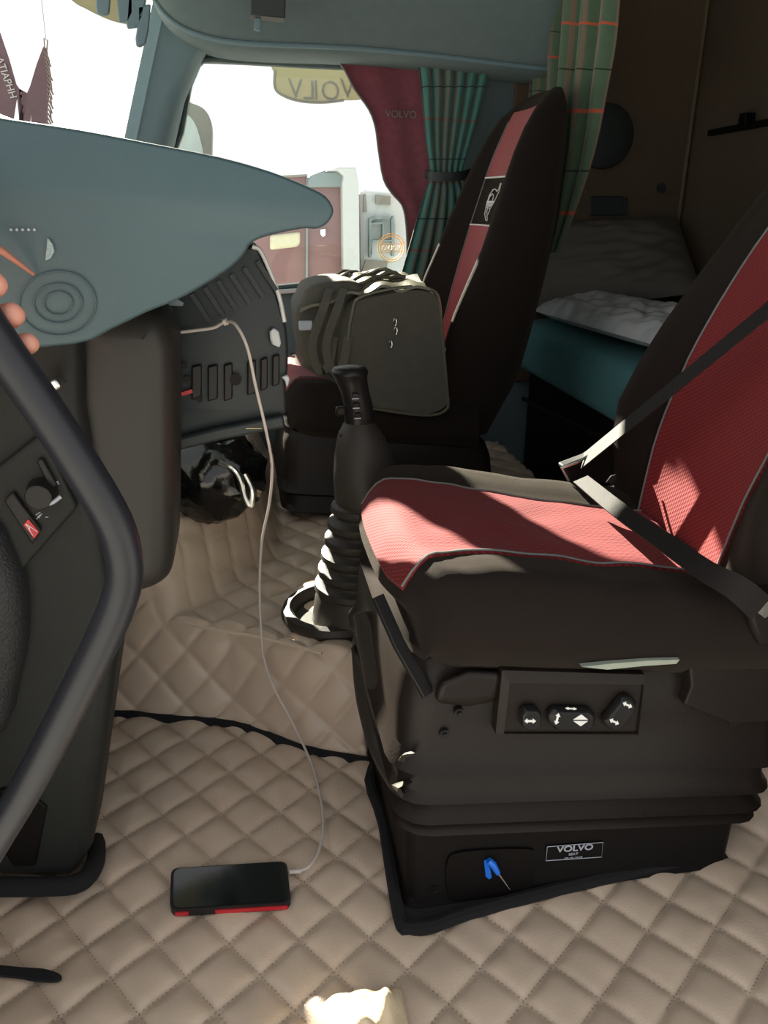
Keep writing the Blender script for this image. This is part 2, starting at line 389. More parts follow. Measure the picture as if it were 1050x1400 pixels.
# overhead shelf moulding above the passenger window with its curved lower lip
lip = cat([at(u, v, Y=2.22) for u, v in ((196, -60), (206, -5), (232, 35), (275, 58), (340, 69), (480, 75), (600, 86), (690, 97), (760, 104))], 5)
oh = MB(); top = 1.60
oh.loft([[p + Vector((0, 0, 0.0)), p + Vector((0, 0.17, 0.0)), Vector((p.x, 2.39, max(top, p.z + 0.02))), Vector((p.x, 2.10, max(top, p.z + 0.02))), Vector((p.x, 2.19, p.z + 0.03))] for p in lip])
oho = struct(oh.build('trim_2', M['roof'], autosmooth=50))
ob = MB(); ob.tube([p + Vector((0, -0.018, 0.012)) for p in lip], 0.006, 8); ob.build('lip_bead', M['pillar'], oho)

# ------------------------------------------------------------------ quilted floor coverings
QS = 0.0650; QA = R(37)
def quilt(u, v, h):
    a = (u*math.cos(QA) + v*math.sin(QA)) / QS + 0.06; b = (-u*math.sin(QA) + v*math.cos(QA)) / QS + 0.21
    fa, fb = a - math.floor(a), b - math.floor(b)
    da, db = min(fa, 1 - fa), min(fb, 1 - fb)
    p = (1 - math.exp(-da/0.075)) * (1 - math.exp(-db/0.075)) * (0.72 + 0.28*math.sin(math.pi*fa)*math.sin(math.pi*fb))
    return h * p
TOE = [(-0.60, 1.30), (-0.30, 1.269), (-0.07, 1.196), (0.057, 1.101), (0.154, 1.055), (0.20, 1.16), (0.70, 1.17)]
fm = thing('floor_mat', 'beige quilted leatherette floor mat in front of the driver seat', 'floor mat', (0, 0.8, 0))
g = MB()
def floor_pt(a, b):
    x = -0.62 + 1.72*a; y0 = 0.44; y1 = lerp(TOE, x) + 0.012; y = y0 + (y1 - y0)*b
    rise = 0.14*sstep(0.62, 0.85, x)*sstep(0.72, 0.98, y) + 0.05*sstep(0.66, 1.0, x)
    z = quilt(x, y, 0.0105) + 0.004*noise.noise(Vector((x*7, y*7, 0))) + 0.0025*noise.noise(Vector((x*25, y*25, 3))) + rise
    return Vector((x, y, z + 0.004))
g.grid(floor_pt, 400, 190, (0, 0, -0.012)); g.build('quilted_sheet', M['leather'], fm, autosmooth=0)
# stitching along the seams (tiny thread marks, beyond counting: one part)
st = MB()
def thread(ax, k0, k1):
    for k in range(k0, k1):
        t = -1.2
        while t < 1.8:
            if ax == 0: a, b = k - 0.06, t/QS*1.0
            else: a, b = t/QS*1.0, k - 0.21
            u = (a*math.cos(QA) - b*math.sin(QA))*QS; v = (a*math.sin(QA) + b*math.cos(QA))*QS
            t += 0.0062
            if not (-0.45 < u < 0.62 and 0.56 < v < lerp(TOE, u) - 0.02): continue
            if 0.15 < u < 0.63 and v > 0.75: continue
            aa = (-0.62 + 1.72*0); fz = 0.004 + 0.004*noise.noise(Vector((u*7, v*7, 0))) + 0.0025*noise.noise(Vector((u*25, v*25, 3))) + 0.05*sstep(0.66, 1.0, u) + 0.0025
            d = (Vector((-math.sin(QA), math.cos(QA), 0)) if ax == 0 else Vector((math.cos(QA), math.sin(QA), 0)))*0.0016; n = Vector((-d.y, d.x, 0))*0.4
            p = Vector((u, v, fz))
            st.add([p - d, p + n + Vector((0,0,0.0008)), p + d, p - n + Vector((0,0,0.0008))], [(0,1,2),(0,2,3)])
thread(0, -12, 40); thread(1, -22, 30)
so = st.build('stitching', M['stitch'], fm, smooth=False); so['kind'] = 'stuff'
bd = MB(); bp = cat([(x, lerp(TOE, x), 0.010 + 0.0) for x in (-0.6, -0.45, -0.30, -0.18, -0.07, 0.0, 0.057, 0.10, 0.154)] + [(0.20, 1.05, 0.01)], 4)
bd.tube([p + Vector((0, -0.004, 0)) for p in bp], 0.0085, 8); bd.build('edge_binding', M['feltmat'], fm)

tc_ = thing('tunnel_cover', 'beige quilted leatherette cover over the raised engine tunnel', 'tunnel cover', (0.0, 1.6, 0))
g = MB()
def tunnel_pt(a, b):
    x = -0.62 + 1.40*a; y0 = lerp(TOE, x); b2 = b**1.7; y = y0 + (2.30 - y0)*b2
    d = y - y0
    z = 0.172*sstep(-0.012, 0.082, d)
    # second rise towards the dashboard
    nx, ny = -0.8, 0.6; e = (x + 0.145)*nx + (y - 1.30)*ny
    hump = 0.150*sstep(0.0, 0.085, e)*sstep(0.055, -0.03, x)*sstep(0.055, 0.17, d)
    z += hump
    fold = 0.010*math.exp(-((d - 0.05)/0.03)**2)*noise.noise(Vector((x*11, z*9, 1))) + 0.012*sstep(0.2, -0.2, x)*noise.noise(Vector((x*9, y*9, 5)))*sstep(0.0, 0.1, d)
    q = quilt(x - hump*0.5 + 0.02, y + (z - hump)*0.62 + hump*0.37, 0.0105)
    nrm = Vector((0.4*sstep(0.0, 0.1, hump)*sstep(0.155, 0.1, hump), -0.9*sstep(0.0, 0.03, z)*sstep(0.17, 0.12, z), 0.7)).normalized()
    return Vector((x, y, z + fold)) + nrm*q
g.grid(tunnel_pt, 280, 290, (0, 0.004, -0.012)); g.build('quilted_sheet', M['leather'], tc_, autosmooth=0)
sp_ = MB(); sp_.tube(cat([at(253, 852, Z=0.19), at(300, 862, Z=0.188), at(360, 872, Z=0.187), at(440, 893, Z=0.186)], 6), 0.003, 6); sp_.build('top_seam', M['leather'], tc_)

# black felt under the seat base
sbm = MB()
outl = [at(u, v, Z=0.016) for u, v in ((510, 1050), (525, 1130), (546, 1255), (560, 1270), (590, 1268), (640, 1250), (760, 1218), (900, 1185), (965, 1172), (976, 1160), (978, 1125))] + [Vector((0.70, 1.05, 0.016)), Vector((0.3, 1.12, 0.016))]
lo = cat(outl, 4, True); sbm.loft([[p + Vector((0, 0, -0.014)) for p in lo], [p + Vector((0, 0, 0.002)) for p in lo]])
sb = thing('seat_base_mat', 'black felt edged mat lying under the driver seat base', 'mat', (0.4, 0.9, 0.0))
sbm.build('felt', M['feltmat'], sb)
rim = MB(); rim.tube([p + Vector((0, 0, 0.002)) for p in lo] + [lo[0] + Vector((0, 0, 0.002))], 0.009, 8); rim.build('raised_rim', M['feltmat'], sb)

# ------------------------------------------------------------------ seats
def seat(name, label, Yc, dx, driver):
    root = thing(name, label, 'seat', (0.38 + dx, Yc, 0.0))
    HW = 0.215
    X = lambda x: x + dx
    tilt = lambda x, z: z - 0.12*(x - 0.15)*min(1, max(0, z)/0.13)
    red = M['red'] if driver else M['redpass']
    # cushion: closed loft of cross sections along the length
    def top(x, w):
        t = (x - 0.125)/0.47
        c = 0.512 - 0.012*t + 0.012*math.sin(min(1, t*1.6)*math.pi)*0.6
        c -= 0.055*(1 - min(1, (x - 0.118)/0.055))**2.2 if x < 0.173 else 0
        bol = 0.011*sstep(0.50, 0.72, abs(w))*(0.5 + 0.5*sstep(0.15, 0.3, x))
        edge = 0.045*max(0, (abs(w) - 0.87)/0.13)**2.2
        return c + bol - edge + 0.004*noise.noise(Vector((x*18, w*4, Yc)))
    def shx(x, w): return x + 0.022*(1 - sstep(0.12, 0.40, x)) + 0.034*abs(w)**3*(1 - sstep(0.12, 0.34, x))
    loops = []
    NX = 26
    for i in range(NX + 1):
        x = 0.118 + 0.50*(i/NX)**1.15
        wsc = 1.0 - 0.10*(1 - min(1, (x - 0.118)/0.07))**2
        L = []
        zb = 0.395 + 0.03*(1 - min(1, (x - 0.118)/0.05))**2
        for k in range(33):
            w = -1 + 2*k/32
            L.append(Vector((X(shx(x, w)), Yc + w*HW*wsc, tilt(x, top(x, w)))))
        for w, z in ((1.02, 0.44), (1.0, 0.415), (0.9, zb), (0.4, zb - 0.005), (-0.4, zb - 0.005), (-0.9, zb), (-1.0, 0.415), (-1.02, 0.44)):
            zz = min(z, top(x, 1) - 0.01)
            L.append(Vector((X(shx(x, w)), Yc + w*HW*wsc, tilt(x, zz))))
        loops.append(L)
    mb = MB(); mb.loft(loops); cu = mb.build('cushion', M['fabric'], root, autosmooth=60)
    # red insert with narrowing rear, sitting in the cushion
    wl_ = lambda x: -0.66 - 0.0*x
    def rw(x): return lerp([(0.10, 0.80), (0.14, 0.74), (0.20, 0.63), (0.40, 0.60), (0.62, 0.60)], x)
    def rf(x): return lerp([(0.10, 0.66), (0.20, 0.58), (0.40, 0.50), (0.62, 0.42)], x)
    def ins(a, b):
        a = 0.010 + 0.99*a
        x = 0.1195 + 0.0055*0 + 0.47*a; w = -rw(x) + (rw(x) + rf(x))*b
        wsc = 1.0 - 0.10*(1 - min(1, (x - 0.118)/0.07))**2
        n = Vector((-0.6*(1 - min(1, (x - 0.118)/0.04)), 0, 1))
        return Vector((X(shx(x, w)), Yc + w*HW*wsc, tilt(x, top(x, w)))) + n*0.004
    mb = MB(); mb.grid(ins, 40, 16, (0.004, 0, -0.012)); mb.build('cushion_insert', red, root)
    for b in (0, 1):
        mb = MB(); mb.tube([ins(i/40, b) + Vector((0, 0, 0.001)) for i in range(41)], 0.0015, 6); mb.build('piping', M['pipe'], cu)
    # backrest
    ztab = [0.37, 0.42, 0.48, 0.54, 0.60, 0.66, 0.72, 0.80, 0.88, 0.94, 1.00, 1.05, 1.09, 1.12, 1.135, 1.14]
    xc = (lambda z: lerp([(0.37, 0.585), (0.45, 0.600), (0.55, 0.622), (0.69, 0.664), (0.80, 0.712), (0.90, 0.765), (1.0, 0.815), (1.14, 0.88)], z)) if driver else (lambda z: 0.592 + 0.245*(z - 0.45) + 0.22*max(0, z - 0.98)**1.3)
    bb = (lambda z: lerp([(0.37, 0.0), (0.44, 0.005), (0.50, 0.03), (0.56, 0.050), (0.61, 0.052), (0.69, 0.032), (0.79, 0.004), (0.90, -0.004), (1.14, 0.0)], z)) if driver else lambda z: lerp([(0.37, 0.0), (0.44, 0.03), (0.50, 0.065), (0.58, 0.094), (0.68, 0.090), (0.80, 0.066), (0.95, 0.046), (1.06, 0.03), (1.14, 0.004)], z)
    wd = lambda z: lerp([(0.37, 0.19), (0.48, 0.205), (0.60, 0.225), (0.75, 0.235), (0.85, 0.225), (0.95, 0.19), (1.03, 0.165), (1.10, 0.14), (1.13, 0.10), (1.14, 0.06)], z)
    th = lambda z: lerp([(0.37, 0.10), (0.5, 0.13), (0.8, 0.11), (1.0, 0.09), (1.10, 0.06), (1.14, 0.015)], z)
    xo = lambda z: 0.03*max(0, (z - 1.09)/0.05)**2
    loops = []
    for z in ztab:
        b, w, t, x = bb(z), wd(z), th(z), xc(z) + xo(z)
        half = [(0.004, 0.0), (0.002, 0.30*w), (-0.10*b, 0.52*w), (-0.55*b, 0.68*w), (-1.0*b, 0.82*w), (-0.78*b, 0.955*w), (0.30*t - 0.3*b, 1.0*w), (0.75*t, 0.93*w), (t, 0.6*w), (t*1.05, 0)]
        lp2 = [(px, py) for px, py in half] + [(px, -py) for px, py in half[-2:0:-1]]
        loops.append(cat([Vector((X(x) + px, Yc + py, z)) for px, py in lp2], 4, True))
    mb = MB(); mb.loft(loops); bk = mb.build('backrest', M['fabric'], root, autosmooth=60)
    ib = 0.54
    def front(z, y):
        b, w = bb(z), wd(z); f = abs(y)/w
        px = lerp([(0, 0.004), (0.30, 0.002), (0.52, -0.10*b), (0.68, -0.55*b), (0.82, -b)], f)
        return Vector((X(xc(z) + xo(z)) + px - 0.0045, Yc + y, z))
    def panel(z0, z1, m, nm, fr=ib, off=0.0, nu=24):
        mb = MB(); mb.grid(lambda a, c: front(z0 + (z1-z0)*a, (2*c-1)*fr*wd(z0 + (z1-z0)*a)) + Vector((off, 0, 0)), nu, 14, (0.010, 0, 0))
        return mb.build(nm, m, root)
    if driver:
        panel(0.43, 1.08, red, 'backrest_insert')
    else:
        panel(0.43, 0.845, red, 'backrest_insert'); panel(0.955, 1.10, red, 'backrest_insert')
        ep = panel(0.846, 0.954, M['fabric'], 'emblem_panel', off=-0.0005)
        for z in (0.845, 0.955):
            mb = MB(); mb.tube([front(z, ib*wd(z)*(k/8 - 1)) + Vector((-0.002, 0, 0)) for k in range(17)], 0.002, 6); mb.build('piping', M['white'], ep)
        # horned line emblem
        def E(a, b): return front(0.90 + b*0.045, -a*0.052 + 0.028) + Vector((-0.003, 0, 0))
        lines = [[(-0.2,0.35),(-0.5,0.2),(-0.6,-0.1),(-0.55,-0.3),(0.1,-0.35),(0.35,-0.1),(0.5,0.15),(0.6,0.35),(0.72,0.45),(0.75,0.9),(0.6,0.9),(0.58,0.62),(0.4,0.5),(0.1,0.62),(-0.2,0.6),(-0.5,0.35),(-0.55,0.05)],
                 [(-0.6,-0.05),(0.4,-0.05)], [(-0.6,0.0),(0.4,0.0)], [(-0.55,-0.3),(-0.5,-0.62),(-0.1,-0.95),(0.1,-0.98),(0.08,-0.85),(-0.1,-0.75),(0.02,-0.62),(0.1,-0.38)], [(-0.3,-0.35),(-0.25,-0.6),(-0.05,-0.65)], [(-0.45,0.05),(-0.4,0.3),(-0.1,0.38),(0.1,0.3),(0.12,0.05)]]
        for ln in lines:
            mb = MB(); mb.tube([E(*p) for p in ln], 0.0013, 5); mb.build('emblem_line', M['white'], ep)
        for k in range(5):
            mb = MB(); mb.tube([E(-0.42 + 0.15*k, -0.10), E(-0.42 + 0.15*k + (0.05 if k % 2 else 0), -0.27)], 0.0018, 5); mb.build('emblem_letter', M['white'], ep)
    for sgn in (-1, 1):
        zz = [0.44 + 0.64*i/24 for i in range(25)]
        mb = MB(); mb.tube([front(z, sgn*ib*wd(z)) + Vector((-0.001, 0, 0)) for z in zz], 0.0016, 6); mb.build('piping', M['pipe'], bk)
    # suspension: housing, bellows, base box
    def rect(x0, x1, hw, z, r=0.03, zt=None):
        pts = []
        for cx, cy, a0 in ((x1-r, hw-r, 0), (x0+r, hw-r, 90), (x0+r, -hw+r, 180), (x1-r, -hw+r, 270)):
            for k in range(5):
                a = R(a0 + 22.5*k); px = cx + r*math.cos(a); pts.append(Vector((X(px), Yc + cy + r*math.sin(a), tilt(px, z))))
        return pts
    ho = MB(); ho.loft([rect(0.17, 0.655, 0.188, 0.405, 0.04), rect(0.155, 0.665, 0.198, 0.375, 0.04), rect(0.15, 0.67, 0.200, 0.335, 0.04), rect(0.148, 0.68, 0.205, 0.285, 0.04), rect(0.135, 0.685, 0.217, 0.262, 0.045), rect(0.15, 0.67, 0.20, 0.25, 0.04)])
    ho.build('seat_housing', M['rubber'], root, autosmooth=30)
    be = MB(); lv = []
    for z, e in ((0.262, -0.005), (0.254, 0.0), (0.226, 0.003), (0.214, 0.010), (0.210, 0.006), (0.203, -0.012), (0.188, 0.0), (0.180, 0.008), (0.176, 0.004), (0.170, -0.012), (0.164, 0.0), (0.158, 0.004), (0.155, -0.002), (0.148, -0.02)):
        lv.append(rect(0.150 - e, 0.668 + e, 0.203 + e, z, 0.042))
    if not driver: lv = lv[:5]
    be.loft(lv); be.build('bellows', M['rubber'], root, autosmooth=30)
    zf = 0.018 if driver else 0.25
    bx = MB(); bx.loft([rect(0.158, 0.645, 0.197, zf, 0.02), rect(0.163, 0.640, 0.192, zf + 0.012, 0.02), rect(0.163, 0.640, 0.192, max(0.165, zf + 0.02), 0.02)]); bxo = bx.build('base_box', M['black'], root, autosmooth=30)
    if not driver: return root
    for ca, cb in ((((488, 850, 1.02), (496, 925, 0.95), (516, 1000, 0.86), (546, 1052, 0.775), (556, 1046, 0.735)), ((500, 838, 0.98), (528, 900, 0.90), (540, 970, 0.83), (556, 1030, 0.745), (566, 1030, 0.72))),
                   (((486, 880, 1.06), (490, 950, 1.0), (508, 1025, 0.90), (534, 1078, 0.80), (552, 1094, 0.735)), ((496, 905, 1.0), (506, 965, 0.93), (522, 1020, 0.86), (544, 1062, 0.77), (560, 1072, 0.725)))):
        A = cat([at(u, v, Y=y) for u, v, y in ca], 5); B = cat([at(u, v, Y=y) for u, v, y in cb], 5)
        mb = MB(); mb.grid(lambda a, b: A[round(a*(len(A)-1))].lerp(B[round(a*(len(A)-1))], b) + Vector((-0.012, 0, 0.006))*math.sin(math.pi*b), len(A)-1, 5, (0.005, 0.004, 0)); mb.build('front_fold', M['gaiter'], root)
    yb = Yc - 0.192                                   # near face of the base box
    pl = MB(); pq = [at(u, v, Y=yb) for u, v in ((610, 1178), (630, 1162), (720, 1158), (728, 1170), (725, 1215), (700, 1228), (625, 1230), (612, 1220))]
    pl.prism([p + Vector((0, -0.004, 0)) for p in cat(pq, 3, True)], (0, 0.006, 0)); pl.build('cover_plate', M['black'], bxo, autosmooth=30)
    mb = MB(); c = at(594, 1214, Y=yb); mb.tube([c, c + Vector((0, -0.004, 0))], 0.0055, 12); mb.tube([c, c + Vector((0, -0.006, 0))], 0.003, 8); mb.build('screw', M['switch'], bxo)
    # maker's plate
    q = [at(u, v, Y=yb - 0.002) for u, v in ((748, 1157), (824, 1151), (822, 1171), (746, 1176))]
    mb = MB(); mb.prism(q, (0, 0.003, 0)); plate = mb.build('name_plate', M['black'], bxo, smooth=False)
    mb = MB(); mb.tube([p + Vector((0, -0.001, 0)) for p in q + [q[0]]], 0.0006, 4); mb.build('plate_border', M['greyprint'], plate)
    rt = (q[1] - q[0]).normalized(); up = (q[0] - q[3]).normalized()
    text_mesh('plate_lettering', 'VOLVO', M['greyprint'], plate, at(786, 1159.5, Y=yb - 0.003), rt, up, 0.0105, 0.0004, width=0.053, offset=0.02)
    text_mesh('plate_lettering', 'SEAT', M['greyprint'], plate, at(784, 1167.5, Y=yb - 0.003), rt, up, 0.004, 0.0004, width=0.014)
    text_mesh('plate_lettering', 'REG. NO. 1053148', M['greyprint'], plate, at(784, 1172.5, Y=yb - 0.003), rt, up, 0.0022, 0.0004, width=0.026)
    # control panel with three switches
    yp = Yc - 0.222
    q = [at(u, v, Y=yp) for u, v in ((697, 934), (880, 936), (871, 1003), (689, 1003))]
    q2 = [at(u, v, Y=yp) for u, v in ((688, 919), (884, 925), (875, 1008), (679, 1006))]
    mb = MB(); mb.loft([[p + Vector((0, 0.03, 0)) for p in q2], [p + Vector((0, 0.004, 0)) for p in q2], q, [p + Vector((0, 0.003, 0)) for p in q]]); cp = mb.build('control_panel', M['rubber'], root, autosmooth=25)
    cp_n = Vector((0, -1, 0))
    def knob(nm, px, depth=0.012):
        base = [at(u, v, Y=yp + 0.001) for u, v in px]; c = sum(base, Vector())/len(base)
        mb = MB(); mb.loft([base, [p + cp_n*depth*0.6 for p in base], [c + (p - c)*0.82 + cp_n*depth for p in base]])
        return mb.build(nm, M['switch'], cp, bevel=0.0015)
    k1 = knob('switch', [(709, 970), (714, 963), (732, 963), (737, 970), (737, 986), (732, 991), (714, 991), (709, 985)])
    k2 = knob('switch', [(746, 972), (754, 964), (804, 965), (811, 972), (810, 986), (803, 993), (756, 992), (747, 984)])
    k3 = knob('switch', [(820, 980), (846, 948), (858, 947), (867, 955), (866, 963), (842, 992), (832, 993), (822, 987)])
    def icon(polys, par):
        for pp in polys:
            mb = MB(); mb.prism([at(u, v, Y=yp - 0.0125) for u, v in pp], (0, 0.001, 0)); mb.build('icon', M['white'], par, smooth=False)
    def arrow(c, ang, L, wd_):
        ca, sa = math.cos(R(ang)), math.sin(R(ang)); P = [(-L, 0), (-L*0.45, -wd_), (-L*0.45, -wd_*0.4), (L*0.45, -wd_*0.4), (L*0.45, -wd_), (L, 0), (L*0.45, wd_), (L*0.45, wd_*0.4), (-L*0.45, wd_*0.4), (-L*0.45, wd_)]
        return [(c[0] + x*ca - y*sa, c[1] + x*sa + y*ca) for x, y in P]
    icon([arrow((725, 986), 0, 8, 3.5)], k1)
    icon([arrow((762, 983), -75, 8, 3.5), [(784, 984), (795, 977), (804, 984)], [(784, 986), (804, 986), (794, 993)], arrow((781, 969), 3, 8, 2)], k2)
    icon([arrow((858, 964), 25, 7, 3.5), arrow((840, 987), 25, 7, 3.5)], k3)
    # screws of the housing
    for u, v in ((627, 973), (607, 1002), (1002, 985)):
        c = at(u, v, Y=Yc - 0.204); mb = MB(); mb.tube([c + Vector((0, 0.004, 0)), c + Vector((0, -0.003, 0))], 0.0062, 12); mb.tube([c, c + Vector((0, -0.006, 0))], 0.003, 6); mb.build('screw', M['switch'], root)
    # recline hinge sleeve, rear arm and lap-belt anchor
    mb = MB(); a = at(872, 950, Y=Yc - 0.17); b = at(938, 940, Y=Yc - 0.17); mb.tube([a, a.lerp(b, 0.85), a.lerp(b, 0.9), b], [0.027, 0.026, 0.023, 0.022], 20); mb.build('hinge_sleeve', M['rubber'], root)
    mb = MB(); q = [at(u, v, Y=Yc - 0.215) for u, v in ((942, 905), (1040, 872), (1090, 860), (1090, 985), (1000, 990), (935, 965), (945, 940))]
    mb.prism(q, (0, 0.07, 0)); mb.build('rear_arm', M['rubber'], root, bevel=0.012, bseg=3)
    mb = MB(); mb.tube([at(945, 905, Y=Yc - 0.20), at(1028, 862, Y=Yc - 0.205)], 0.0055, 10); mb.build('recline_rod', M['rubber'], root)
    mb = MB(); q = [at(u, v, Y=Yc - 0.225) for u, v in ((1022, 832), (1038, 823), (1080, 810), (1085, 880), (1040, 886), (1030, 862))]
    mb.prism(q, (0, 0.05, 0)); ban = mb.build('belt_anchor', M['rubber'], root, bevel=0.006)
    mb = MB(); q = [at(u, v, Y=Yc - 0.232) for u, v in ((1024, 832), (1036, 824), (1056, 816), (1060, 838), (1046, 846), (1036, 838))]
    mb.prism(q, (0, 0.008, 0)); mb.build('anchor_plate', M['metal'], ban, bevel=0.001)
    # front bracket strip beside the housing
    mb = MB(); mb.strip([at(516, 815, Y=Yc - 0.15), at(545, 880, Y=Yc - 0.18), at(585, 950, Y=Yc - 0.205)], 0.016, 0.006, (1, 0.6, 0)); mb.build('front_bracket', M['switch'], root, bevel=0.001)
    mb = MB(); mb.loft([[at(u, v, Y=y) for u, v in ((592, 960), (600, 932), (640, 916), (690, 918), (680, 958), (640, 966))] for y in (Yc - 0.215, Yc - 0.17)]); mb.build('front_cover', M['rubber'], root, bevel=0.01, bseg=3)
    # torn pale foam under the cover hem
    mb = MB(); q = [at(u, v, Y=Yc - 0.224) for u, v in ((795, 912), (840, 907), (890, 903), (930, 902), (925, 908), (880, 911), (830, 916))]
    mb.prism(q, (0, 0.02, 0)); mb.build('foam_edge', mat('pale_foam', (0.30, 0.33, 0.27), 0.9, bump=0.5), cu, bevel=0.002)
    # belts: shoulder webbing from the upper right to the buckle, lap webbing to the near anchor
    pE = at(797, 630, Y=1.12); pS = at(1180, 318, Y=0.80); pA = [Vector((0.835, 0.735, 1.07)), Vector((0.792, 0.745, 0.985))] + [pS.lerp(pE, k/5) for k in range(6)]
    pts = cat(pA, 8); ac = [Vector((0.5, -0.1, 0.86))]*len(pts)
    mb = MB(); mb.strip(pts, 0.036, 0.0018, ac); mb.build('shoulder_belt', M['belt'], root)
    pB = [at(794, 655, Z=0.505), at(850, 700, Z=0.51), at(910, 742, Z=0.508), at(965, 780, Z=0.503), at(1010, 806, Z=0.490), at(1040, 832, Z=0.462)]
    pts = cat(pB, 8); wv = [0.024 + 0.010*i/len(pts) for i in range(len(pts))]
    mb = MB(); mb.strip(pts, wv, 0.002, [Vector((0.9, 0.1, 0.35))]*len(pts)); mb.build('lap_belt', M['belt'], root)
    mb = MB(); q = [at(u, v, Y=1.12) for u, v in ((768, 638), (800, 626), (838, 602), (845, 618), (838, 655), (815, 668), (780, 660))]
    mb.prism(q, (0, 0.022, 0)); bkl = mb.build('belt_buckle', M['black'], root, bevel=0.004)
    mb = MB(); mb.tube([at(778, 657, Y=1.115), at(768, 640, Y=1.115), at(790, 632, Y=1.115), at(832, 606, Y=1.115)], 0.0025, 6); mb.build('metal_edge', M['metal'], bkl)
    mb = MB(); mb.prism([at(u, v, Y=1.112) for u, v in ((828, 660), (835, 650), (848, 646), (852, 655), (838, 664))], (0, 0.006, 0)); mb.build('latch_tongue', M['metal'], bkl, bevel=0.001)
    mb = MB(); mb.tube([at(846, 600, Y=1.14), at(858, 640, Y=1.14), at(852, 680, Y=1.12)], 0.008, 10); mb.build('buckle_stalk', M['black'], root)
    return root

seat('driver_seat', 'red and black cloth driver seat with rubber bellows in the foreground', 0.935, 0.0, True)
seat('passenger_seat', 'red and black passenger seat with white line emblem beside the far window', 1.93, -0.085, False)

# blue key-like clip stuck in the seat base
kb = thing('blue_clip', 'small blue plastic clip with a thin metal pin on the seat base', 'clip', at(680, 1190, Y=0.735))
mb = MB(); mb.tube([at(668, 1176, Y=0.733), at(674, 1182, Y=0.731), at(681, 1194, Y=0.729)], [0.0042, 0.005, 0.0035], 10); mb.build('handle', M['bluep'], kb)
mb = MB(); mb.prism([at(u, v, Y=0.737) for u, v in ((662, 1178), (667, 1176), (671, 1190), (673, 1200), (669, 1203), (664, 1199))], (0, 0.004, 0)); mb.build('tag', M['bluep'], kb, bevel=0.001)
mb = MB(); mb.tube([at(680, 1192, Y=0.731), at(697, 1216, Y=0.729)], [0.0016, 0.0006], 8); mb.build('pin', M['metal'], kb)

# ------------------------------------------------------------------ gear lever
gl = thing('gear_lever', 'black gear lever with buttons and rubber gaiter between the seats', 'gear lever', (0.15, 1.26, 0.18))
def skew_lathe(prof, base, topc, n=28, sx=1, sy=1):
    z0, z1 = prof[0][1], prof[-1][1]; base = Vector(base); topc = Vector(topc); L = []
    for r, z in prof:
        t = (z - z0)/(z1 - z0); c = base.lerp(topc, t); c.z = z
        L.append([c + Vector((r*math.cos(2*math.pi*k/n)*sx, r*math.sin(2*math.pi*k/n)*sy, 0)) for k in range(n)])
    mb = MB(); mb.loft(L); return mb
gx, gy = 0.165, 1.25
mb = skew_lathe([(0.100, 0.172), (0.106, 0.186), (0.102, 0.197), (0.090, 0.200), (0.082, 0.192), (0.080, 0.18)], (gx - 0.03, gy + 0.02, 0), (gx - 0.03, gy + 0.02, 0), 40, 1.0, 0.95); mb.build('floor_collar', M['gaiter'], gl)
prof = [(0.080, 0.182), (0.076, 0.225), (0.072, 0.240)]
z = 0.240
for k in range(6):
    rr = 0.072 - 0.0045*k; prof += [(rr + 0.006, z + 0.006), (rr + 0.005, z + 0.016), (rr - 0.006, z + 0.021), (rr - 0.008, z + 0.026)]; z += 0.030
prof += [(0.040, z + 0.01)]
mb = skew_lathe(prof, (gx - 0.0, gy, 0), (gx + 0.018, gy, 0)); mb.build('bellows_gaiter', M['gaiter'], gl, autosmooth=50)
mb = skew_lathe([(0.046, 0.375), (0.060, 0.392), (0.064, 0.42), (0.060, 0.46), (0.052, 0.50), (0.042, 0.53), (0.031, 0.548), (0.026, 0.555)], (gx + 0.034, gy, 0), (gx + 0.012, gy, 0), 20, 0.95, 0.9); mb.build('upper_boot', M['gaiter'], gl, autosmooth=50)
kx = [at(490, 600, Y=gy), at(491, 580, Y=gy), at(490, 555, Y=gy), at(485, 535, Y=gy), at(480, 518, Y=gy), at(478, 506, Y=gy), at(479, 500, Y=gy)]
L = []
for p, (a, b) in zip(cat(kx, 4), [(r, r*0.85) for r in [lerp([(0, 0.025), (6, 0.0245), (12, 0.024), (16, 0.027), (19, 0.031), (22, 0.027), (24, 0.010)], i) for i in range(25)]]):
    L.append([p + Vector((a*math.cos(2*math.pi*k/20), b*math.sin(2*math.pi*k/20)*1.1, 0)) for k in range(20)])
mb = MB(); mb.loft(L); kn = mb.build('grip', M['switch'], gl, autosmooth=60)
for i, (u, v) in enumerate(((486, 541), (487, 554), (489, 568))):
    mb = MB(); mb.box(at(u, v, Y=gy - 0.025), (0.011, 0.006, 0.008)); mb.build('button', M['rubber'] if i else M['switch'], kn, bevel=0.0012)
    mb = MB(); c = at(u, v + 4, Y=gy - 0.029); mb.box(c, (0.011, 0.002, 0.0016)); mb.build('button_mark', M['greyprint'], kn)
mb = MB(); mb.box(at(466, 562, Y=gy - 0.004), (0.018, 0.014, 0.016)); mb.build('range_switch', M['rubber'], kn, bevel=0.004)
mb = MB(); mb.box(at(470, 596, Y=gy), (0.016, 0.03, 0.018)); mb.build('boot_clip', M['rubber'], gl, bevel=0.005)

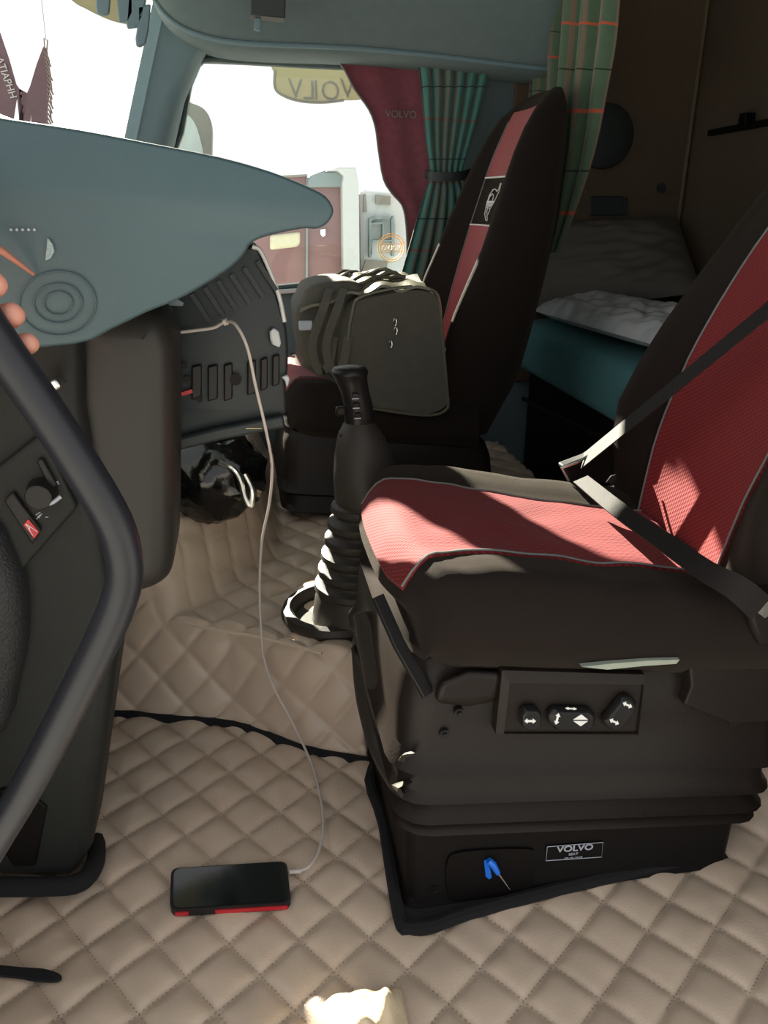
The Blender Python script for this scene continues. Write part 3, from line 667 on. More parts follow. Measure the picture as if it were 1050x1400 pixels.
# ------------------------------------------------------------------ dashboard
da = thing('dashboard', 'glare-tinted truck dashboard with overhanging hood and switch panels on the driver side', 'dashboard', (-0.2, 1.0, 0.45))
HY = 0.76
hood = cat([at(u, v, Y=HY) for u, v in ((-160, 135), (0, 160), (100, 175), (200, 194), (300, 214), (370, 234), (420, 254), (446, 268), (457, 287), (450, 304), (435, 313), (414, 313), (370, 322), (345, 332), (334, 348), (316, 366), (280, 390), (240, 412), (200, 428), (150, 452), (100, 472), (-60, 482), (-160, 482))], 3, True)
cxz = sum(hood, Vector())/len(hood)
def hood_loop(y, k): return [Vector((cxz.x + (p.x - cxz.x)*k, y, cxz.z + (p.z - cxz.z)*k)) for p in hood]
def inset(lp, d):
    n = len(lp); out = []
    for i, p in enumerate(lp):
        t = (lp[(i+1) % n] - lp[i-1]).normalized(); out.append(p + Vector((t.z, 0, -t.x))*d*(1 if True else -1))
    return out
h0 = [p.copy() for p in hood]
# orient so that inset goes inward
area = sum(h0[i].x*h0[(i+1) % len(h0)].z - h0[(i+1) % len(h0)].x*h0[i].z for i in range(len(h0)))
sg = 1 if area < 0 else -1
L = []
for y, d in ((HY, 0.0035), (HY + 0.001, 0.0018), (HY + 0.004, 0.0004), (HY + 0.009, 0.0), (HY + 0.25, 0.0), (1.18, 0.001), (1.195, 0.004), (1.20, 0.0085)):
    lp = inset(h0, d*sg); L.append([Vector((p.x, y, p.z)) for p in lp])
mb = MB(); mb.loft(L); mb.build('instrument_hood', M['dash'], da, autosmooth=40)
# forward dash body across the cab (set forward on the passenger side)
mb = MB(); mb.prism([Vector((x, 0.875, z)) for x, z in ((-0.66, 0.25), (-0.66, 0.80), (-0.55, 0.84), (-0.28, 0.80), (-0.24, 0.74), (-0.24, 0.30))], (0, 0.365, 0)); mb.build('dash_body', M['dash_dark'], da, bevel=0.02)
mb = MB(); mb.prism([Vector((x, 1.24, z)) for x, z in ((-0.66, 0.37), (-0.66, 0.64), (-0.55, 0.67), (-0.42, 0.66), (-0.37, 0.60), (-0.40, 0.37))], (0, 1.12, 0)); mb.build('passenger_dash', M['dash_dark'], da, bevel=0.02)
# column housing: tall rounded knee block
CY = 0.90
co = cat([at(u, v, Y=CY) for u, v in ((60, 430), (150, 424), (196, 424), (222, 436), (236, 462), (240, 500), (240, 640), (239, 740), (236, 775), (226, 796), (200, 810), (150, 816), (60, 800))], 3, True)
area = sum(co[i].x*co[(i+1) % len(co)].z - co[(i+1) % len(co)].x*co[i].z for i in range(len(co))); sg2 = 1 if area < 0 else -1
L = []
for y, d in ((CY - 0.012, 0.03), (CY - 0.008, 0.018), (CY, 0.006), (CY + 0.015, 0.0), (CY + 0.10, 0.0), (CY + 0.14, 0.004)):
    L.append([Vector((p.x, y, p.z)) for p in inset(co, d*sg2)])
mb = MB(); mb.loft(L); mb.build('column_housing', M['column'], da, autosmooth=40)
# centre panel behind the column, its far edge rounded
PY = 1.06
cp_ = cat([at(u, v, Y=PY) for u, v in ((205, 400), (300, 350), (342, 336), (356, 345), (378, 400), (392, 450), (394, 500), (391, 530), (392, 555), (386, 570), (330, 582), (250, 602), (215, 612))], 3, True)
area = sum(cp_[i].x*cp_[(i+1) % len(cp_)].z - cp_[(i+1) % len(cp_)].x*cp_[i].z for i in range(len(cp_))); sg3 = 1 if area < 0 else -1
L = []
for y, d in ((PY, 0.005), (PY + 0.002, 0.002), (PY + 0.008, 0.0), (PY + 0.10, 0.0), (PY + 0.13, 0.004)):
    L.append([Vector((p.x, y, p.z)) for p in inset(cp_, d*sg3)])
mb = MB(); mb.loft(L); cpo = mb.build('centre_panel', M['dash_dark'], da, autosmooth=40)
def on(u, v, d=0.0): return at(u, v, Y=PY - d)
for (u0, v0, u1, v1) in ((262, 500, 276, 546), (284, 500, 298, 548), (306, 498, 318, 548), (338, 494, 350, 540), (356, 490, 366, 534), (372, 486, 382, 528)):
    mb = MB(); mb.prism([on(u0, v0), on(u1, v0 - 3), on(u1, v1 - 4), on(u0, v1)], (0, -0.006, 0)); mb.build('rocker_switch', M['switch'], cpo, bevel=0.002)
for u, v, r in ((252, 500, 0.004), (256, 518, 0.004), (322, 519, 0.008), (273, 546, 0.004)):
    mb = MB(); mb.tube([on(u, v), on(u, v, 0.008)], r, 14); mb.build('knob', M['rubber'], cpo)
mb = MB(); mb.strip([on(241, 541, 0.004), on(263, 534, 0.004)], 0.005, 0.004, (0, 0, 1)); mb.build('warning_strip', M['redp'], cpo)
for k in range(6):
    u = 262 + 18*k; mb = MB(); mb.strip([on(u, 402 - 9*k, 0.002), on(u + 26, 442 - 9*k, 0.002)], 0.004, 0.006, (0, 1, 0)); mb.build('vent_slat', M['dash_dark'], cpo)
mb = MB(); mb.tube(cat([on(345, 337, 0.001), on(358, 346, 0.001), on(380, 400, 0.001), on(389, 440, 0.001)], 6), 0.0028, 6); mb.build('lit_edge', M['white'], cpo)  # white line paints window light along the panel's far edge
for q in (((368, 452), (374, 447), (381, 452), (384, 468), (382, 474), (372, 470), (369, 462)), ((384, 514), (393, 511), (396, 517), (392, 529), (389, 519))):  # pale pieces stand in for sunlit spots on the dash
    mb = MB(); mb.prism([on(u, v) for u, v in q], (0, -0.008, 0)); mb.build('sunlit_spot', M['truckwhite'], cpo, bevel=0.002)
mb = MB(); mb.prism([on(u, v) for u, v in ((222, 414), (236, 404), (252, 413), (250, 418), (224, 417))], (0, -0.006, 0)); mb.build('vent_flap', M['truckgrey'], cpo, bevel=0.001)
mb = MB(); mb.strip([on(236, 606), on(300, 590), on(388, 573)], 0.018, 0.03, (0, 0, 1)); mb.build('lower_rail', M['dash_dark'], cpo, bevel=0.004)
mb = MB(); mb.tube([on(336, 585, 0.012), on(358, 585, 0.012)], 0.0032, 8); mb.build('brass_pin', mat('brass', (0.75, 0.6, 0.25), 0.3, 1.0), cpo)
# door-side panel reaching to the floor
SY = 0.86
sd = [at(u, v, Y=SY) for u, v in ((-180, 440), (110, 440), (112, 560), (150, 800), (165, 860), (124, 1165), (105, 1205), (60, 1212), (-180, 1190))]
mb = MB(); mb.prism([Vector((p.x, SY, max(p.z, 0.03))) for p in sd], (0, 0.12, 0)); sdo = mb.build('side_panel', M['side'], da, bevel=0.018, bseg=3)
ft = MB(); ft.tube(cat([at(-60, 1212, Y=SY - 0.015), at(60, 1212, Y=SY - 0.02), at(110, 1206, Y=SY - 0.02), at(130, 1180, Y=SY + 0.02), at(132, 1150, Y=SY + 0.09)], 5), 0.013, 10); ft.build('foot_seal', M['feltmat'], sdo)
def os_(u, v, d=0.0): return at(u, v, Y=SY - d)
# angled switch plate
mb = MB(); mb.prism([os_(u, v) for u, v in ((-30, 660), (60, 588), (108, 690), (20, 790))], (0, -0.012, 0)); spo = mb.build('switch_plate', M['side'], sdo, bevel=0.004)
def onp(u, v, d=0.012): return at(u, v, Y=SY - d)
for q in (((7, 682), (20, 670), (58, 722), (46, 742)), ((51, 628), (60, 624), (80, 662), (70, 666))):
    mb = MB(); mb.prism([onp(u, v) for u, v in q], (0, -0.007, 0)); mb.build('rocker_switch', M['switch'], spo, bevel=0.002)
mb = MB(); c = onp(58, 672); mb.tube([c, c + Vector((0, -0.02, 0))], [0.017, 0.014], 18); ko = mb.build('light_knob', M['switch'], spo, bevel=0.001)
mb = MB(); mb.tube(cat([onp(52, 692, 0.026), onp(70, 688, 0.03), onp(83, 679, 0.026)], 5), 0.0022, 6); mb.build('knob_rim', M['greyprint'], ko)
mb = MB(); mb.prism([onp(u, v, 0.0195) for u, v in ((32, 717), (39, 709), (54, 727), (47, 736))], (0, -0.0015, 0)); hz = mb.build('hazard_cap', M['redp'], spo, bevel=0.0005)
tri = [onp(u, v, 0.0215) for u, v in ((35, 716), (51, 727), (45, 732))]; mb = MB(); mb.tube(tri + [tri[0]], 0.0005, 4); mb.build('hazard_mark', M['white'], hz)
mb = MB(); mb.tube([onp(41, 720, 0.0215), onp(40, 725, 0.0215)], 0.0005, 4); mb.build('hazard_mark', M['white'], hz)
for q in (((50, 710), (54, 704)), ((53, 708), (57, 702)), ((49, 704), (55, 700)), ((62, 707), (66, 707)), ((76, 660), (80, 658)), ((75, 657), (81, 662))):
    mb = MB(); mb.tube([onp(*q[0], 0.013), onp(*q[1], 0.013)], 0.0006, 4); mb.build('icon', M['greyprint'], spo)
# leather-grained knee bolster at the lower left
mb = MB(); kb_ = cat([at(u, v, Y=SY - 0.03) for u, v in ((-140, 700), (-20, 712), (14, 760), (30, 810), (33, 870), (22, 940), (-10, 1020), (-140, 1060))], 4)
L = [[Vector((p.x + e, y, p.z)) for p in kb_] for y, e in ((SY - 0.045, -0.02), (SY - 0.035, -0.006), (SY - 0.02, 0.0), (SY + 0.002, 0.0))]
mb.loft(L); mb.build('knee_bolster', mat('grained_leather', (0.016, 0.017, 0.02), 0.5, bump=0.9, bump_scale=350), sdo)
# speaker rings and grille bits on the upper side
mb = MB(); c = at(78, 415, Y=HY + 0.005)
for ru, rv in ((54, 44), (34, 27), (20, 16)):
    ring = [at(80 + ru*math.cos(2*math.pi*k/40)*(1 if math.cos(2*math.pi*k/40) < 0.6 else 0.95), 415 + rv*math.sin(2*math.pi*k/40), Y=HY - 0.002) for k in range(41)]
    mb = MB(); mb.tube(ring, 0.0008, 6); mb.build('speaker_ring', M['dash'], da)
gq = [at(u, v, Y=HY + 0.0) for u, v in ((66, 325), (73, 334), (75, 344), (70, 353), (63, 356))]
mb = MB(); mb.prism(gq, (0, -0.003, 0)); mb.build('speaker_grille', mat('grille_mesh', (0.25, 0.32, 0.32), 0.6, noise_amt=0.8, noise_scale=900), da, smooth=False)
for k in range(5):
    mb = MB(); c = at(16 + 8*k, 314, Y=HY + 0.001); mb.tube([c, c + Vector((0, -0.003, 0))], 0.0012, 6); mb.build('grille_dot', M['greyprint'], da)
mb = MB(); mb.tube([at(-30, 325, Y=HY - 0.03), at(4, 344, Y=HY - 0.028), at(46, 375, Y=HY - 0.006)], [0.004, 0.0032, 0.0015], 10); mb.build('stalk_lever', mat('orange_stalk', (0.40, 0.16, 0.11), 0.5), da)
mb = MB(); mb.box(at(72, 526, Y=SY - 0.03), (0.022, 0.03, 0.012), Matrix.Rotation(R(-30), 3, 'Y')); mb.build('ignition_lock', M['metal'], da, bevel=0.003)
mb = MB(); mb.prism([at(u, v, Y=SY + 0.002) for u, v in ((0, 1075), (30, 1070), (66, 1100), (50, 1180), (20, 1182), (0, 1150))], (0, -0.006, 0)); mb.build('kick_vent', M['black'], sdo, bevel=0.003)

# ------------------------------------------------------------------ grab handle and gripping hand
GY = 0.56
gh = thing('grab_handle', 'thick black bent entry grab handle beside the dashboard', 'grab handle', at(0, 1180, Y=GY))
hp_ = cat([at(-150, 255, Y=GY), at(-75, 362, Y=GY), at(0, 474, Y=GY), at(60, 560, Y=GY), at(110, 636, Y=GY), at(150, 703, Y=GY), at(166, 745, Y=GY), at(170, 785, Y=GY), at(160, 828, Y=GY), at(135, 885, Y=GY), at(95, 965, Y=GY), at(40, 1070, Y=GY), at(-20, 1170, Y=GY), at(-90, 1290, Y=GY)], 6)
mb = MB(); mb.tube(hp_, 0.0143, 20); mb.build('tube', M['handle'], gh)
for p, nm in ((hp_[0], 'upper_mount'), (hp_[-1], 'lower_mount')):
    mb = MB(); mb.tube([p + Vector((0, -0.01, 0)), p + Vector((-0.05, 0.06, 0)), p + Vector((-0.06, 0.20, 0))], [0.016, 0.02, 0.024], 12); mb.build(nm, M['handle'], gh)

def skinned(name, verts, edges, radii, m, parent=None, root=0, sub=2):
    me = bpy.data.meshes.new(name); me.from_pydata([tuple(v) for v in verts], edges, [])
    o = bpy.data.objects.new(name, me); COL.objects.link(o)
    md = o.modifiers.new('skin', 'SKIN'); md.use_smooth_shade = True
    for i, v in enumerate(me.skin_vertices[0].data):
        v.radius = (radii[i], radii[i]) if not isinstance(radii[i], tuple) else radii[i]; v.use_root = (i == root)
    s = o.modifiers.new('sub', 'SUBSURF'); s.levels = sub; s.render_levels = sub
    me.materials.append(m)
    if parent is not None: o.parent = parent; o.matrix_parent_inverse = parent_world_inv(parent)
    return o
axis = (at(-75, 362, Y=GY) - at(0, 474, Y=GY)).normalized()           # up the tube
side = Vector((axis.z, 0, -axis.x)); side = side if side.x > 0 else -side   # right of the tube, in its plane
gc = at(-24, 440, Y=GY)                                               # grip centre on the tube
far_ = Vector((0, 1, 0))
person = thing('person', 'fingers of a hand gripping the black grab handle at the left edge', 'person', gc - side*0.08)
V, Ed, Rd = [], [], []
def vert(p, r, prev=None):
    V.append(p); Rd.append(r)
    if prev is not None: Ed.append((prev, len(V)-1))
    return len(V)-1
def gp_(s, f, a): return gc + side*s + far_*f + axis*a
w0 = vert(gp_(-0.105, -0.035, -0.01), 0.028)
e0 = vert(gp_(-0.20, -0.09, -0.04), 0.034, w0); e1 = vert(gp_(-0.33, -0.16, -0.09), 0.042, e0)
pm = vert(gp_(-0.065, -0.022, 0.0), 0.026, w0)
tips = []
for a0, r, ln in ((0.040, 0.0098, 0.96), (0.018, 0.0102, 1.06), (-0.004, 0.0098, 1.0), (-0.025, 0.0086, 0.88)):
    k = vert(gp_(-0.034, 0.002, a0*0.9), r*1.25, pm)
    j1 = vert(gp_(-0.026, 0.022, a0*0.98), r*1.08, k)
    j2 = vert(gp_(0.000, 0.0275, a0), r*1.02, j1)
    j3 = vert(gp_(0.0125*ln, 0.0235, a0), r*0.98, j2)
    j4 = vert(gp_(0.0185*ln, 0.011, a0 - 0.001), r*0.86, j3); tips.append((a0, r, ln))
t1 = vert(gp_(-0.060, -0.034, 0.030), 0.015, pm); t2 = vert(gp_(-0.030, -0.036, 0.050), 0.0125, t1); t3 = vert(gp_(0.0, -0.029, 0.056), 0.0105, t2)
skinned('hand', V, Ed, Rd, M['skin'], person, 0)
for a0, r, ln in tips:
    c = gp_(0.0140*ln, 0.0275, a0)
    mb = MB(); mb.grid(lambda a, b: c + axis*(a - 0.5)*r*1.1 + side*(b - 0.5)*0.007 + far_*(0.0004 - 0.006*(a - 0.5)**2), 4, 4, -far_*0.0015); mb.build('fingernail', M['nail'], person)
slv = MB(); slv.tube([gp_(-0.215, -0.098, -0.045), gp_(-0.25, -0.118, -0.06), gp_(-0.36, -0.18, -0.10)], [0.042, 0.048, 0.052], 18); slv.build('sleeve', M['sleeve'], person)

# ------------------------------------------------------------------ phone, cable, strap, cloth
ph = thing('mobile_phone', 'black mobile phone in a red-edged case lying on the quilted floor', 'phone', at(315, 1220, Z=0.012))
PC = [at(u, v, Z=0.026) for u, v in ((234, 1187), (392, 1177), (398, 1234), (232, 1244))]
def rounded(q, r, n=5):
    out = []
    for i in range(4):
        p, a, b = q[i], (q[i-1] - q[i]).normalized(), (q[(i+1) % 4] - q[i]).normalized()
        for k in range(n + 1):
            t = k/n; out.append(p + a*r*(1-t)**2 + b*r*t**2)
    return out
pr = rounded(PC, 0.012); dn = Vector((0, 0, -1))
mb = MB(); mb.loft([[p + dn*0.013 for p in pr], [p + dn*0.010 for p in pr], [p + dn*0.001 for p in pr], pr]); pho = mb.build('case', M['phone'], ph, autosmooth=30)
cc = sum(PC, Vector())/4
mb = MB(); sc = [cc + (p - cc)*0.95 for p in pr]; mb.loft([[p + dn*0.002 for p in sc], [p + Vector((0, 0, 0.0007)) for p in sc]]); mb.build('screen', M['screen'], ph, autosmooth=30)
for a, b in ((0.0, 0.15), (0.33, 0.97)):
    e0_, e1_ = PC[3], PC[2]; out = (e0_ - PC[0]).normalized()
    mb = MB(); q0, q1 = e0_.lerp(e1_, a + 0.04) , e0_.lerp(e1_, b)
    mb.strip([q0 + dn*0.0075 + out*0.0006, q1 + dn*0.0075 + out*0.0006], 0.006, 0.002, (0, 0, 1)); mb.build('red_bumper', M['redp'], ph)
mb = MB(); e = at(346, 1214, Z=0.0265); mb.tube([e - Vector((0.012, 0, 0)), e + Vector((0.012, 0, 0))], 0.0015, 8); 
cb = thing('charging_cable', 'white charging cable hanging from the dashboard down to the phone', 'cable', at(435, 1120, Z=0.015))
cpts = [at(240, 455, Y=PY - 0.012), at(265, 452, Y=PY - 0.015), at(292, 448, Y=PY - 0.02), at(308, 440, Y=PY - 0.03), at(322, 444, Y=PY - 0.05), at(338, 475, Y=PY - 0.06), at(350, 530, Y=PY - 0.05), at(364, 590, Y=1.02), at(372, 640, Y=1.05), at(368, 690, Y=1.10), at(358, 740, Y=1.15), at(355, 800, Y=1.19), at(357, 862, Z=0.200), at(362, 905, Z=0.155), at(377, 945, Z=0.115), at(400, 988, Z=0.065), at(425, 1042, Z=0.028), at(437, 1085, Z=0.022), at(442, 1125, Z=0.022), at(437, 1160, Z=0.022), at(424, 1183, Z=0.022), at(410, 1191, Z=0.021)]
mb = MB(); mb.tube(cat(cpts, 8), 0.0021, 8); mb.build('lead', M['cable'], cb)
mb = MB(); mb.tube([at(412, 1191, Z=0.021), at(396, 1192, Z=0.0205)], 0.0032, 10); mb.build('plug', M['cable'], cb)
mb = MB(); c = at(308, 440, Y=PY - 0.03); mb.tube([c - Vector((0.003, 0, 0.001)), c + Vector((0.003, 0, 0.001))], 0.0045, 10); mb.build('cable_joint', M['cable'], cb)
mb = MB(); sp = [at(u, v, Z=0.018) for u, v in ((-40, 1322), (0, 1322), (30, 1325), (60, 1327), (80, 1333), (85, 1339), (76, 1344), (50, 1343), (20, 1338), (-40, 1332))]
mb.prism(cat(sp, 3, True), (0, 0, 0.004)); tag(mb.build('black_strap', M['feltmat'], bevel=0.001), 'short black strap end lying on the quilted floor at the lower left', 'strap')
# crumpled cream cloth at the bottom edge
cl_ = thing('crumpled_cloth', 'crumpled cream cloth in sunlight at the bottom of the floor', 'cloth', at(495, 1420, Z=0.02))
cc0 = at(505, 1418, Z=0.02)
def cloth_pt(a, b):
    x = (a - 0.5)*0.095; y = (b - 0.5)*0.10
    r = max(abs(a - 0.5), abs(b - 0.5))*2
    z = 0.038*(1 - r**2.5) + 0.022*noise.noise(Vector((x*38, y*30, 2)))*(1 - r**4) + 0.012*abs(math.sin(x*75 + y*30))*(1 - r**3)
    return cc0 + Vector((x, y, max(0.0, z)))
mb = MB(); mb.grid(cloth_pt, 40, 34, (0, 0, -0.004)); mb.build('folded_sheet', M['cloth'], cl_, autosmooth=0)

# ------------------------------------------------------------------ duffel bag on the passenger seat
bg = thing('duffel_bag', 'dark olive duffel bag standing on the passenger seat', 'bag', at(530, 570, Y=1.72))
fr = [at(u, v, Y=1.70) for u, v in ((482, 425), (490, 408), (520, 398), (560, 392), (590, 396), (600, 410), (604, 450), (612, 540), (610, 560), (585, 568), (520, 560), (476, 545), (474, 480))]
fl_ = cat(fr, 3, True); fc = sum(fl_, Vector())/len(fl_)
bk_off = Vector((-0.10, 0.30, 0.0)); L = []
for t, k in ((0.0, 0.90), (0.0, 0.97), (0.03, 1.0), (0.2, 1.01), (0.5, 1.0), (0.8, 0.98), (0.97, 0.96), (1.0, 0.88)):
    L.append([fc + (p - fc)*k + bk_off*t + Vector((0, 0, 0.010*noise.noise(p*9 + Vector((t*4, 0, 0))))) for p in fl_])
mb = MB(); mb.loft(L); bo = mb.build('body', M['bag'], bg, autosmooth=60)
mb = MB(); mb.tube(fl_ + [fl_[0]], 0.0035, 6); mb.build('front_piping', M['bagtop'], bo)
# side pocket and top flap towards the window side
pk = cat([at(u, v, Y=1.74) for u, v in ((404, 428), (412, 412), (420, 395), (445, 386), (480, 384), (500, 395), (486, 412), (478, 430), (474, 500), (430, 510), (410, 480))], 3, True); pcn = sum(pk, Vector())/len(pk); L = []
for t, k in ((0.0, 0.85), (0.004, 0.96), (0.02, 1.0), (0.14, 1.0), (0.22, 0.95), (0.24, 0.8)):
    L.append([pcn + (p - pcn)*k + Vector((0, t, 0)) for p in pk])
mb = MB(); mb.loft(L); mb.build('side_pocket', M['bag'], bg, autosmooth=60)
def flap(a, b):
    p = at(410, 424, Y=1.73).lerp(at(588, 394, Y=1.69), a); q = at(428, 388, Y=2.0).lerp(at(555, 386, Y=2.02), a)
    r = p.lerp(q, b); r.z += 0.016*math.sin(math.pi*b) + 0.020*math.sin(math.pi*a) + 0.010*noise.noise(Vector((a*5, b*7, 1))) + 0.005*math.sin(a*22 + b*9)
    return r
mb = MB(); mb.grid(flap, 40, 24, (0, 0, -0.006)); mb.build('top_flap', M['bagtop'], bg)
for k in range(4):
    mb = MB(); pts = [flap(0.05 + 0.8*i/12, 0.20 + 0.17*k + 0.04*math.sin(i*0.7 + k)) + Vector((0, 0, 0.004)) for i in range(13)]; mb.tube(pts, 0.004, 6); mb.build('gather_fold', M['bagtop'], bg)
for u0 in (0.18, 0.5):
    mb = MB(); pts = cat([at(440 + 60*u0, 395, Y=1.72), at(432 + 60*u0, 420, Y=1.69), at(416 + 60*u0, 470, Y=1.69), at(424 + 60*u0, 505, Y=1.69), at(438 + 60*u0, 500, Y=1.69), at(446 + 60*u0, 460, Y=1.70)], 5)
    mb.strip(pts, 0.018, 0.003, (1, 0, 0.2)); mb.build('carry_strap', M['bag'], bg)
mb = MB(); mb.box(at(418, 445, Y=1.70), (0.03, 0.012, 0.02)); mb.build('buckle', M['greyprint'], bg, bevel=0.003)
for u, v in ((540, 440), (541, 452), (534, 470)):
    mb = MB(); c = at(u, v, Y=1.692); mb.tube([c + Vector((0.003*math.cos(k), -0.002, 0.008*math.sin(k))) for k in [i*2*math.pi/12 for i in range(13)]], 0.0014, 5); mb.build('zip_ring', M['metal'], bg)

# ------------------------------------------------------------------ glossy black bag under the dash
gb = thing('plastic_bag', 'shiny crumpled black plastic bag stuffed under the dashboard centre', 'bag', at(290, 700, Y=1.42))
gcn = at(292, 648, Y=1.47)
def blob(i, j, n=30, m=18):
    th_ = math.pi*j/m; p_ = 2*math.pi*i/n; d = Vector((math.sin(th_)*math.cos(p_), math.sin(th_)*math.sin(p_), math.cos(th_)))
    k = 1 + 0.16*noise.noise(d*2.3) + 0.12*abs(noise.noise(d*4.5 + Vector((3, 1, 0))))
    return gcn + Vector((d.x*0.098*k, d.y*0.08*k, d.z*0.092*k))
mb = MB(); mb.loft([[blob(i, j) for i in range(30)] for j in range(19)]); mb.build('film', M['gloss'], gb)
mb = MB(); mb.tube(cat([at(300, 632, Y=1.38), at(318, 640, Y=1.37), at(328, 655, Y=1.37), at(335, 680, Y=1.37), at(343, 692, Y=1.37), at(345, 670, Y=1.37), at(335, 648, Y=1.38)], 5), 0.005, 8); mb.build('loop_handle', M['metal'], gb)

# ------------------------------------------------------------------ bunk
bu = thing('bunk_bed', 'lower bunk with teal sheeted mattress behind the seats', 'bed', (1.1, 1.5, 0.0))
mb = MB(); mb.prism([Vector((x, 0.50, z)) for x, z in ((0.90, 0.0), (0.90, 0.40), (1.35, 0.40), (1.35, 0.0))], (0, 1.88, 0)); mb.build('bunk_box', M['black'], bu, bevel=0.012)
mb = MB(); mb.strip([at(715, 545, X=0.885), at(840, 605, X=0.885)], 0.012, 0.012, (0, 0, 1)); mb.build('bunk_rail', M['rubber'], bu, bevel=0.003)
L = []
for y in [0.50, 0.52, 0.60, 1.0, 1.4, 1.7, 2.0, 2.3, 2.36, 2.375]:
    e = 0.02 if y in (0.50, 2.375) else 0.0; sag = 0.012*noise.noise(Vector((y*3, 0, 0)))
    L.append(cat([Vector((0.855 + e, y, 0.41 + sag)), Vector((0.838 + e, y, 0.46 + sag)), Vector((0.845 + e, y, 0.52)), Vector((0.88 + e, y, 0.552 - e)), Vector((1.1, y, 0.56 - e)), Vector((1.345, y, 0.55 - e)), Vector((1.35, y, 0.45)), Vector((1.35, y, 0.405)), Vector((1.0, y, 0.405))], 3, True))
mb = MB(); mb.loft(L); mb.build('mattress', M['teal'], bu, autosmooth=60)
A_, B_, C_, D_ = at(742, 305, Y=2.36), at(926, 297, Y=2.35), at(960, 400, X=1.30), at(730, 428, X=0.90)
def pil_pt(a, b, up):
    p = A_.lerp(B_, a); q = D_.lerp(C_, a); r = p.lerp(q, b)
    e = (1 - (2*a - 1)**6)*(1 - (2*b - 1)**6)
    n = Vector((-0.25, -0.55, 0.8)).normalized()
    return r + n*(up*0.035*e + (0.012*noise.noise(Vector((a*6, b*14, 0)))*e if up > 0 else 0))
mb = MB(); mb.grid(lambda a, b: pil_pt(a, b, 1), 36, 36); mb.grid(lambda a, b: pil_pt(a, b, -1), 36, 36)
tag(mb.build('pillow', M['quilt'], autosmooth=0), 'large wrinkled grey pillow leaning against the side wall on the bunk', 'pillow')
def sil(a, b, up):
    p = at(727, 428, X=0.868).lerp(at(905, 480, X=0.865), a); q = p + Vector((0.20, 0.02, 0.055))
    e = (1 - (2*b - 1)**4)*(1 - (2*a - 1)**8)
    r = p.lerp(q, b); r.z += 0.008
    return r + Vector((-0.3, -0.2, 0.9))*(up*(0.018 + 0.024*sstep(0.6, 0.1, b))*e + (0.018*noise.noise(Vector((a*16, b*7, 4)))*e if up > 0 else 0))
mb = MB(); mb.grid(lambda a, b: sil(a, b, 1), 60, 22); mb.grid(lambda a, b: sil(a, b, -1), 60, 22)
tag(mb.build('folded_sunshade', M['silver'], autosmooth=0), 'crinkled silver folded sunshade lying on the front edge of the bunk', 'sunshade')
# speaker on the side wall, hook rail on the back wall
spk = thing('wall_speaker', 'round dark speaker on the brown wall above the bunk', 'speaker', at(825, 187, Y=FAR - 0.02))
c = at(825, 187, Y=FAR - 0.016)
def disc(c, r0, r1, y0, y1, n=36):
    mb = MB(); mb.loft([[c + Vector((r*math.cos(2*math.pi*k/n), y, r*math.sin(2*math.pi*k/n))) for k in range(n)] for r, y in ((r0, y0), (r0, y1), (r1, y1 - 0.006))]); return mb
disc(c, 0.088, 0.080, 0.0, -0.016).build('rim', M['dash_dark'], spk); disc(c, 0.079, 0.04, -0.01, -0.018).build('grille', M['dash_dark'], spk)
hk = thing('hook_rail', 'thin dark rail with a small hook block on the brown back wall', 'rail', at(1018, 170, X=BACK - 0.012))
mb = MB(); mb.strip([at(970, 182, X=BACK - 0.012), at(1090, 160, X=BACK - 0.012)], 0.016, 0.014, (0, 0, 1)); mb.build('rail', M['black'], hk, bevel=0.002)
mb = MB(); mb.box(at(1021, 163, X=BACK - 0.018), (0.03, 0.032, 0.03)); mb.build('hook_block', M['black'], hk, bevel=0.003)

# ------------------------------------------------------------------ curtains
def sheet_between(left, right, n_w, n_h, Y, amp, folds, taper=None, phase=0.0, dirn=Vector((0, 1, 0))):
    """pleated cloth between two photo-traced edges that hang in the plane Y"""
    l = left; r = right; mb = MB(); uv = []
    def fn(a, b):
        i = b*(len(l)-1); k = min(int(i), len(l)-2); f = i - k
        p = l[k].lerp(l[k+1], f); q = r[k].lerp(r[k+1], f)
        w = p.lerp(q, a); am = amp*(taper(b) if taper else 1)
        s = math.sin(a*folds*2*math.pi + phase + 0.5*math.sin(b*5))
        return w + dirn*am*s + Vector((am*0.35*math.cos(a*folds*2*math.pi + phase), 0, 0))
    mb.grid(fn, n_w, n_h, dirn*0.003)
    uv = [(i/n_w, j/n_h) for i in range(n_w+1) for j in range(n_h+1)]; mb.uv = uv + uv
    return mb
rc = thing('red_curtain', 'burgundy plush window curtain with scalloped light edge and lettering', 'curtain', at(560, 380, Y=2.36))
le = cat([at(u, v, Y=2.365) for u, v in ((452, 70), (470, 95), (484, 122), (504, 150), (513, 175), (517, 205), (524, 245), (536, 265), (549, 280), (554, 300), (556, 330), (556, 360))], 3)
re_ = [at(600, 70 + 320*i/(len(le)-1), Y=2.365) for i in range(len(le))]
sheet_between(le, re_, 20, 40, 2.365, 0.004, 2).build('plush', M['redcurt'], rc)
mb = MB(); mb.tube([p + Vector((0, -0.006, 0)) for p in le], 0.0028, 6); mb.build('light_edging', M['pipe'], rc)
text_mesh('curtain_lettering', 'VOLVO', M['pipe'], rc, at(548, 156, Y=2.352), (1, 0, -0.02), (0, 0, 1), 0.018, 0.0008, width=0.088)
for k in range(60):
    pass
gcn_ = thing('green_curtain', 'green checked window curtain gathered by a dark tieback', 'curtain', at(590, 390, Y=2.31))
def hourglass(pts): return cat([at(u, v, Y=2.31) for u, v in pts], 4)
le = hourglass(((568, 80), (574, 120), (578, 160), (582, 200), (587, 236), (580, 262), (568, 300), (556, 340), (540, 394)))
